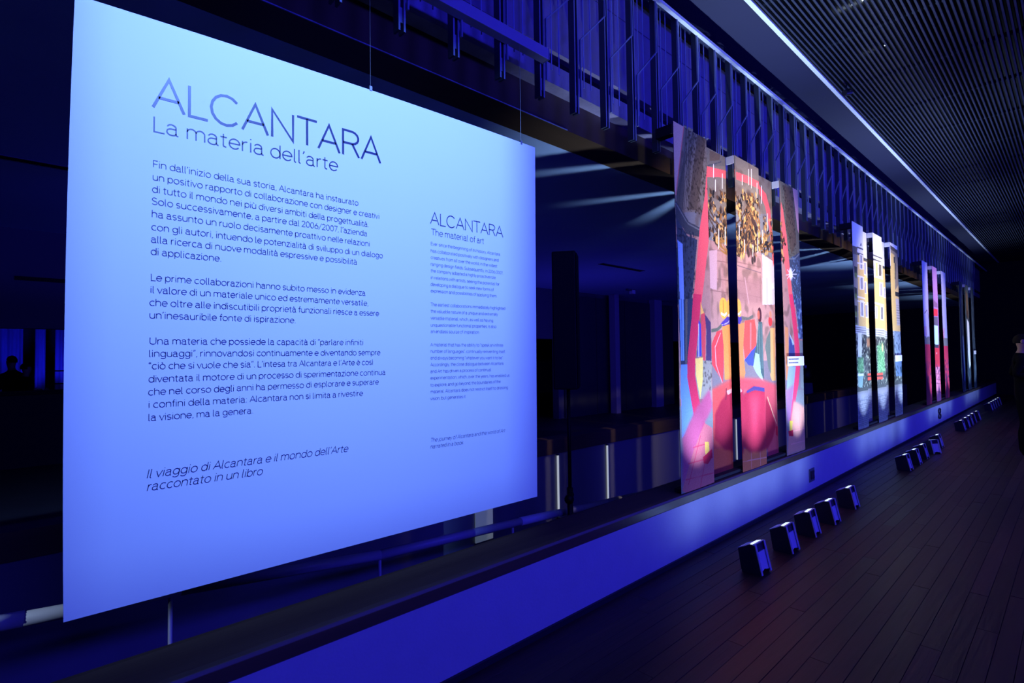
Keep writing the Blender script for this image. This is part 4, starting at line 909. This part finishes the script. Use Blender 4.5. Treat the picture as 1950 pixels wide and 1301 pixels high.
('e',(220,160,170),[(14.533,1.561)],(0.06,0.02),0,1.0),
('g',(214,130,150),[(14.3,1.269),(14.846,1.256),(14.823,0.501),(14.295,0.536)],0,1.0),
('l',(140,60,86),[(14.271,1.123),(14.911,1.087)],0.015,1.0),
('l',(140,60,86),[(14.248,1.006),(14.886,0.967)],0.015,1.0),
('l',(140,60,86),[(14.231,0.919),(14.868,0.877)],0.015,1.0),
('l',(140,60,86),[(14.196,0.746),(14.83,0.697)],0.015,1.0),
('l',(110,96,130),[(14.958,2.448),(15.284,2.542),(15.452,2.345),(15.407,1.966)],0.02,1.0),
('l',(210,40,60),[(15.44,2.124),(15.411,1.903)],0.03,1.0),
('l',(210,40,60),[(15.584,2.128),(15.554,1.905)],0.03,1.0),
('n',(70,30,70),[(13.16,0.9),(16.06,1.4)],0.04,0.8),
('g',(120,24,60),[(13.16,0.5),(13.61,0.5),(13.61,1.05),(13.16,1.1)],0.05,0.7),
('g',(70,30,70),[(15.46,0.5),(15.66,0.5),(15.66,1.1),(15.46,1.1)],0.05,0.8)], [
('g',(46,62,76),[(17.919999999999998,0.5),(20.82,0.5),(20.82,3.5),(17.919999999999998,3.5)],0,1),
('n',(90,110,120),[(17.919999999999998,0.5),(20.82,3.5)],0.08,0.5),
('g',(150,190,225),[(18.32,0.8),(18.44,0.8),(18.419999999999998,2.0),(18.34,2.0)],0.04,1),
('g',(90,74,60),[(19.12,2.6),(19.57,2.5),(19.52,3.2),(19.12,3.3)],0.06,1),
('g',(225,235,240),[(19.14,2.5),(19.52,2.4),(19.62,1.2),(19.37,1.1),(19.169999999999998,1.5)],0.02,1),
('e',(60,40,36),[(19.35,2.62)],(0.1,0.12),0,1),
('l',(150,180,200),[(20.52,0.7),(20.52,1.6)],0.04,0.8)]]
PWD = .538; ZBOT, ZTOP = .521, 3.449
def cloth_panel(name, cv, ox, xa, xb, y_, nx, nz, parent, seed):
    # hanging cloth, slightly uneven, printed on the gallery side; thin hem at the back
    xs = np.linspace(xa, xb, nx+1); zs = np.linspace(ZBOT, ZTOP, nz+1); XX, ZZ = np.meshgrid(xs, zs, indexing='ij')
    wob = .0035*np.sin(ZZ*2.3+seed)*np.clip((ZTOP-ZZ), 0, 1)+.006*np.exp(-(ZZ-ZBOT)/.08)*np.sin((XX-xa)/PWD*PI)*(-1)
    YY = y_+wob; n1_ = (nx+1)*(nz+1)
    co = np.empty((2*n1_, 3)); co[:n1_, 0] = XX.ravel()-ox; co[:n1_, 1] = YY.ravel(); co[:n1_, 2] = ZZ.ravel()-ZBOT; co[n1_:] = co[:n1_]; co[n1_:, 1] += .004
    a = (np.arange(nx)[:, None]*(nz+1)+np.arange(nz)[None]).ravel()
    f1 = np.stack([a, a+nz+1, a+nz+2, a+1], 1)
    ring = [i*(nz+1) for i in range(nx+1)]+[nx*(nz+1)+j for j in range(1, nz+1)]+[i*(nz+1)+nz for i in range(nx-1, -1, -1)]+[j for j in range(nz-1, 0, -1)]
    f2 = np.array([[ring[i], ring[i]+n1_, ring[(i+1) % len(ring)]+n1_, ring[(i+1) % len(ring)]] for i in range(len(ring))])
    fb = np.stack([a+1+n1_, a+nz+2+n1_, a+nz+1+n1_, a+n1_], 1)
    fcs = np.concatenate([f1, fb, f2]); me = bpy.data.meshes.new(name)
    me.vertices.add(len(co)); me.vertices.foreach_set('co', co.ravel().astype(np.float32))
    me.loops.add(fcs.size); me.loops.foreach_set('vertex_index', fcs.ravel().astype(np.int32))
    me.polygons.add(len(fcs)); me.polygons.foreach_set('loop_start', np.arange(0, fcs.size, 4).astype(np.int32))
    me.update(calc_edges=True)
    at = me.color_attributes.new('print', 'FLOAT_COLOR', 'POINT')
    ii = np.clip(((XX-cv.x0)*PXM).astype(int), 0, cv.W-1); jj = np.clip(((ZZ-cv.z0)*PXM).astype(int), 0, cv.H-1)
    col = np.ones((2*n1_, 4), np.float32); lin = srgb(cv.a[jj, ii]).reshape(-1, 3); col[:n1_, :3] = lin; col[n1_:, :3] = .02
    at.data.foreach_set('color', col.ravel()); me.materials.append(CLOTH)
    for p in me.polygons: p.use_smooth = False
    return link(name, me, parent)
LBL = ['tall pleated screen printed with a frescoed hall, chandelier and red-ribboned figure',
       'second tall screen printed with a yellow street facade, plants and cobbles',
       'third tall screen printed in lilac sky over a deep red hall',
       'farthest tall screen, dark print with a bright white figure']
SX = [3.733, 8.496, 13.259, 18.022]
for gi in range(4):
    xa = SX[gi]; cv = paint(xa, PICS[gi], 10+gi)
    e = empty('printed_screen', (xa, 0, ZBOT), LBL[gi], 'printed screen', 'printed cloth screens standing on the parapet cap')
    nx, nz = ((108, 560), (60, 420), (36, 240), (24, 180))[gi]
    for k in range(5):
        front = k % 2 == 0
        a_, b_ = (xa+k*PWD, xa+(k+1)*PWD) if front else (xa+k*PWD+.004, xa+(k+1)*PWD-.010)
        o = cloth_panel('cloth_panel', cv, xa, a_, b_, 2.13 if front else 2.21, nx, nz, e, gi*7+k*1.7)
    H_ = ZTOP-ZBOT
    for k in (2, 4): boxes('top_spacer', [(k*PWD-.004, k*PWD+.004, 2.136, 2.208, H_-.075, H_-.001)], M['whitetop'], e)
    boxes('mounting_arm', [(-.012, .06, 2.137, 2.284, H_-.10, H_-.02)], M['dark'], e)
    for k in (0, 2, 4): boxes('top_bracket', [(k*PWD+.01, (k+1)*PWD-.01, 2.136, 2.144, H_-.03, H_-.002)], M['dark'], e)
    boxes('base_board', [(.02, 5*PWD-.02, 2.145, 2.204, .006, .03)], M['dark'], e)
    zc = (1.462, 1.437, 1.45, 1.50)[gi]
    if gi != 2:
        c_ = boxes('caption_card', [(4*PWD+.05, 5*PWD-.004, 2.117, 2.121, zc-ZBOT, zc+.105-ZBOT)], M['label'], e); c_['label'] = 'white caption card'
        if gi == 0:
            v, fc = [], []
            for rw, n_ in ((.068, 14), (.03, 12)):
                x = 4*PWD+.075
                for q_ in range(n_):
                    wd = rnd.uniform(.008, .026); box(v, fc, x, x+wd, 2.1162, 2.1168, zc-ZBOT+rw, zc-ZBOT+rw+.012); x += wd+.006
            link('caption_print', mesh('caption_print', v, fc, M['ink']), c_)

# ------------------------------------------------------------------ floor uplights
prof = [(0, .012), (.046, .215), (.088, .208), (.124, .186), (.172, .163), (.150, .012)]
def uplight_proto():
    e = bpy.data.objects.new('floor_uplight', None); C.objects.link(e); e.empty_display_size = .05
    for x0_ in (0, .142):
        prism('side_plate', prof, x0_, x0_+.008, M['lamp_side'], e, bevel=.001)
        ed = [(-.006, .010), (.040, .218), (.046, .216), (.0, .010)]
        o = prism('bright_edge', ed, x0_-.006, x0_+.004, M['lamp_edge'], e); o['label'] = 'bright metal edge'
        o = prism('bright_edge', ed, x0_+.006, x0_+.014, M['lamp_edge'], e); o['label'] = 'bright metal edge'
    # rear cover: swallowtail foot at the bottom
    def along(t): return (.006+(.045)*t, .012+.203*t)
    v = []; fc = []
    zs_ = [(.009, .05), (.045, .085), (.075, .12), (.105, .085), (.141, .05)]
    for off in (0, .01):
        for x, t in zs_: y_, z_ = along(t); v.append((x, y_+off, z_))
        for x in (.009, .045, .075, .105, .141): y_, z_ = along(.70); v.append((x, y_+off, z_))
    for i in range(4): fc += [(i, i+1, i+6, i+5), (i+15, i+16, i+11, i+10), (i, i+10, i+11, i+1), (i+5, i+6, i+16, i+15)]
    fc += [(0, 5, 15, 10), (4, 14, 19, 9)]
    link('rear_cover', mesh('rear_cover', v, fc, M['lamp_rear']), e)
    y0_, z0_ = along(.705); y1_, z1_ = along(.98)
    v = [(.009, y0_+.004, z0_), (.141, y0_+.004, z0_), (.141, y1_+.004, z1_), (.009, y1_+.004, z1_)]; v += [(a, b+.01, c) for a, b, c in v]
    fc = [(0, 1, 2, 3), (7, 6, 5, 4), (0, 4, 5, 1), (1, 5, 6, 2), (2, 6, 7, 3), (3, 7, 4, 0)]
    link('display', mesh('display', v, fc, M['lamp_disp']), e)
    # silver top plates either side of a narrow waist, and the lens
    def topf(name, pts, m_, dz):
        v_ = [(x, y_, z_+dz) for x, y_, z_ in pts]; n = len(v_); v_ += [(x, y_+.004, z_-.010) for x, y_, z_ in v_]
        f_ = [tuple(range(n)), tuple(range(2*n-1, n-1, -1))]+[(i, i+n, (i+1) % n+n, (i+1) % n) for i in range(n)]
        return link(name, mesh(name, v_, f_, m_), e)
    topf('top_plate', [(-.002, .046, .215), (.152, .046, .215), (.150, .060, .213), (0, .060, .213)], M['lamp_edge'], .004)
    topf('lens', [(.012, .061, .213), (.138, .061, .213), (.120, .088, .208), (.030, .088, .208)], M['lens'], .004)
    topf('lens_slope', [(.030, .090, .206), (.120, .090, .206), (.132, .123, .187), (.018, .123, .187)], M['alu'], .003)
    topf('top_plate', [(.015, .126, .185), (.135, .126, .185), (.150, .172, .163), (0, .172, .163)], M['lamp_edge'], .004)
    boxes('wall_side_cover', [(.009, .141, .148, .156, .02, .15)], M['lamp_side'], e)
    for x0_ in (.004, .136): boxes('foot', [(x0_, x0_+.012, .01, .148, .0, .014)], M['lamp_side'], e)
    return e
UP = uplight_proto()
US = [(3.88, 1.6), (4.47, 1.6), (5.01, 1.6), (5.5, 1.59), (6.18, 1.6), (8.66, 1.59), (9.22, 1.58), (9.78, 1.59), (10.35, 1.6), (11.08, 1.6),
      (13.69, 1.61), (14.3, 1.61), (14.8, 1.61), (15.34, 1.61), (15.99, 1.61), (18.69, 1.63), (19.21, 1.63), (19.72, 1.63), (20.27, 1.63), (20.88, 1.63)]
ordn = ['nearest', 'second', 'middle', 'fourth', 'farthest']
scr = ['chandelier screen', 'yellow facade screen', 'lilac and red screen', 'dark farthest screen']
UPOW = [330, 300, 210, 120]
for i, (x, y_) in enumerate(US):
    if i == 0: o = UP
    else:
        o = UP.copy(); C.objects.link(o)
        for ch in list(UP.children):
            c_ = ch.copy(); C.objects.link(c_); c_.parent = o
    o.location = (x, y_, .001); o.rotation_euler.z = R(rnd.uniform(-3, 3)) if i != 8 else R(-28)
    tag(o, '%s of the five black uplights on the floor before the %s' % (ordn[i % 5], scr[i//5]), 'uplight', 'black floor uplights along the parapet')
    g = i//5
    spot('uplight_halo', (x+.075, y_+.09, .25), (x+.05, 2.148, .75), (4.6, 4.2, 3.2, 2.2)[g], (.26, .42, 1), 165, 1, .05)
    spot('uplight_beam', (x+.075, y_+.135, .225), (x+.1-.12*(i % 5-2), 2.235+.02*(i % 3), 3.5), UPOW[g]*1.0, (.50, .68, 1), 66, 1, .02)

# unseen projector body and shutters, added behind the camera to crop the panel beam
e = empty('added_projector', PJ, 'unseen black projector with shutters added to shape the light on the information panel', 'spotlight')
fr = (-.02, 2.24, .60, 3.16); sc_ = .085
def shut(x0_, x1_, z0_, z1_):
    f = lambda x, z: ((x-PJ.x)*sc_, (2.25-PJ.y)*sc_, (z-PJ.z)*sc_)
    a_, b_ = f(x0_, z0_), f(x1_, z1_); boxes('beam_mask', [(a_[0], b_[0], a_[1], a_[1]+.002, a_[2], b_[2])], M['dark'], e)
shut(-3.2, fr[0], -1.6, 5.2); shut(fr[1], 5.4, -1.6, 5.2); shut(fr[0]+.005, fr[1]-.005, -1.6, fr[2]); shut(fr[0]+.005, fr[1]-.005, fr[3], 5.2)
boxes('housing', [(-.13, .13, -.42, -.06, -.06, .16)], M['lamp_side'], e, .01)
boxes('hanging_bracket', [(-.15, -.135, -.26, -.22, -.02, .17), (.135, .15, -.26, -.22, -.02, .17), (-.15, .15, -.26, -.22, .17, .18)], M['lamp_side'], e)

# ------------------------------------------------------------------ column loudspeaker on a stand
sp = empty('column_loudspeaker', (3.9, 3.42, -.7), 'tall slim black loudspeaker on a pole stand beyond the parapet', 'loudspeaker', rz=R(35))
boxes('cabinet', [(-.115, .115, -.1, .13, 1.98, 3.32)], M['speaker'], sp, .012)
boxes('grille', [(-.1, .1, -.112, -.101, 2.0, 3.3)], M['dark'], sp, .004)
v, fc = [], []; tube(v, fc, (0, 0, 1.0), (0, 0, 1.98), .018, 12); link('upper_pole', mesh('upper_pole', v, fc, M['speaker'], True), sp)
v, fc = [], []; tube(v, fc, (0, 0, .12), (0, 0, 1.02), .03, 12); link('lower_pole', mesh('lower_pole', v, fc, M['speaker'], True), sp)
for a in (0, 120, 240):
    c_, s_ = math.cos(R(a+20)), math.sin(R(a+20)); v, fc = [], []
    tube(v, fc, (c_*.03, s_*.03, .62), (c_*.52, s_*.52, .02), .013, 8); link('leg', mesh('leg', v, fc, M['speaker'], True), sp)
for sg, r_ in ((-1, .045), (1, .03)):
    v, fc = [], []; tube(v, fc, (sg*.03, 0, .93), (sg*.08, 0, .93), .012, 8); tube(v, fc, (sg*.07, 0, .93), (sg*.10, 0, .93), r_, 12); link('clamp_knob', mesh('clamp_knob', v, fc, M['speaker'], True), sp)

# small pale pedestal seen between the first two screens
e = empty('pedestal', (18.9, 6.2, 0), 'small dim pedestal with a dark round top between the first two screens', 'pedestal')
v, fc = [], []; tube(v, fc, (0, 0, 0), (0, 0, .62), .22, 16, .19); link('drum', mesh('drum', v, fc, M['opp'], True), e)
v, fc = [], []; tube(v, fc, (0, 0, .63), (0, 0, 1.1), .2, 16, .15); link('round_top', mesh('round_top', v, fc, M['speaker'], True), e)
v, fc = [], []; tube(v, fc, (0, 0, 1.1), (0, 0, 1.2), .04, 12); link('cap_knob', mesh('cap_knob', v, fc, M['alu'], True), e)

# ------------------------------------------------------------------ people
def skin_mesh(name, verts, edges, radii, mats, sub=2, pick=None, root=0):
    me = bpy.data.meshes.new(name); me.from_pydata(verts, edges, []); o = bpy.data.objects.new(name, me); C.objects.link(o)
    md = o.modifiers.new('skin', 'SKIN'); md.use_smooth_shade = True
    if not me.skin_vertices: 
        bpy.context.view_layer.objects.active = o
    for i, sv in enumerate(me.skin_vertices[0].data):
        r_ = radii[i]; sv.radius = r_ if isinstance(r_, tuple) else (r_, r_); sv.use_root = (i == root)
    sb = o.modifiers.new('sub', 'SUBSURF'); sb.levels = sub; sb.render_levels = sub
    dg = bpy.context.evaluated_depsgraph_get(); m2 = bpy.data.meshes.new_from_object(o.evaluated_get(dg)); m2.name = name
    bpy.data.objects.remove(o); m2.materials.clear()
    for m_ in mats: m2.materials.append(m_)
    for p in m2.polygons:
        p.use_smooth = True
        p.material_index = pick(p.center) if pick else 0
    return m2
def person(loc, rz, label, hgt=1.8, simple=False):
    k = hgt/1.8
    e = empty('person', loc, label, 'person', rz=rz)
    # faces local +Y ; figure's own left is -X... joints in metres
    V = []; E = []; Rr = []
    def a(p, r_, par=None):
        V.append((p[0]*k, p[1]*k, p[2]*k)); Rr.append(tuple(q*k for q in r_) if isinstance(r_, tuple) else r_*k)
        if par is not None: E.append((par, len(V)-1))
        return len(V)-1
    pel = a((0, 0, .98), (.16, .11)); wst = a((0, .01, 1.12), (.14, .10), pel); chs = a((0, .0, 1.30), (.16, .115), wst); shc = a((0, -.01, 1.44), (.13, .085), chs)
    nk = a((0, 0, 1.53), .055, shc); nk2 = a((0, .015, 1.585), .052, nk)
    hd = a((0, .02, 1.66), (.068, .085), nk2); hd2 = a((0, .015, 1.735), (.066, .082), hd); 
    for sg in (-1, 1):
        hip = a((sg*.10, 0, .90), .092, pel); kn = a((sg*.11, .02, .50), .058, hip); cf = a((sg*.11, -.015, .36), .054, kn); an = a((sg*.115, -.02, .09), .036, cf)
        toe = a((sg*.13, .10, .035), (.038, .028), an); a((sg*.135, .16, .03), (.032, .022), toe)
        sh = a((sg*.19, -.01, 1.42), .058, shc)
        el = a((sg*.27, -.10, 1.21), .043, sh); fm = a((sg*.26, .06, 1.20), .036, el); wr = a((sg*.19, .21, 1.22), .025, fm)
        pm = a((sg*.15, .265, 1.235), (.03, .018), wr)
        for f_, (dx, dz, ln_) in enumerate(((-.0, .028, .07), (-.012, .012, .078), (-.014, -.006, .072), (-.008, -.024, .058))):
            b1 = a((sg*(.135+dx), .29, 1.235+dz), .0095, pm); b2 = a((sg*(.115+dx), .29+ln_*.55, 1.235+dz), .0085, b1); a((sg*(.09+dx), .29+ln_*.75, 1.23+dz), .0075, b2)
        t1 = a((sg*.16, .25, 1.27), .011, wr); a((sg*.135, .285, 1.29), .009, t1)
    def pick(c):
        x, y_, z = c[0]/k, c[1]/k, c[2]/k
        if z > 1.525: return 0
        if y_ > .0 and abs(x) > .07 and 1.14 < z < 1.34 and (y_ > .125 or abs(x) > .205): return 0
        return 1
    body = link('body', skin_mesh('body', V, E, Rr, [M['skin'], M['cloth']], 2, pick), e)
    # face: nose, eyes, ears, mouth
    def blob(name, c, r_, m_, par=body, n=10):
        bm = bmesh.new(); bmesh.ops.create_uvsphere(bm, u_segments=n+4, v_segments=n, radius=1)
        for v_ in bm.verts: v_.co = Vector((c[0]*k+v_.co.x*r_[0]*k, c[1]*k+v_.co.y*r_[1]*k, c[2]*k+v_.co.z*r_[2]*k))
        me = bpy.data.meshes.new(name); bm.to_mesh(me); bm.free(); me.materials.append(m_)
        for p in me.polygons: p.use_smooth = True
        return link(name, me, par)
    if not simple:
        blob('nose', (0, .118, 1.672), (.013, .022, .022), M['skin']); blob('mouth', (0, .103, 1.632), (.024, .008, .007), mat('lips', (.22, .09, .08), .5, noise=.1))
        for sg in (-1, 1): blob('eye', (sg*.03, .096, 1.700), (.012, .008, .008), mat('eye_white', (.5, .5, .5), .3, noise=.05)); blob('ear', (sg*.078, .01, 1.685), (.010, .02, .032), M['skin'])
    h = blob('hair', (0, .006, 1.700), (.071, .094, .098), M['hair'], body, 18)
    bm = bmesh.new(); bm.from_mesh(h.data)
    bmesh.ops.delete(bm, geom=[v_ for v_ in bm.verts if (v_.co.y/k > .045 and v_.co.z/k < 1.755) or v_.co.z/k < 1.655 or (v_.co.y/k > .0 and v_.co.z/k < 1.70)], context='VERTS')
    bm.to_mesh(h.data); bm.free()
    return e
person((10.75, .60, .001), R(188), 'person in black clothes with a raised bare forearm at the right edge', 1.84)
person((-.20, 13.0, .001), R(40), 'dark silhouetted person before the blue curtains at the far left', 1.75, True)
person((-.02, 12.6, .001), R(-60), 'second dark figure beside the first before the blue curtains', 1.62, True)
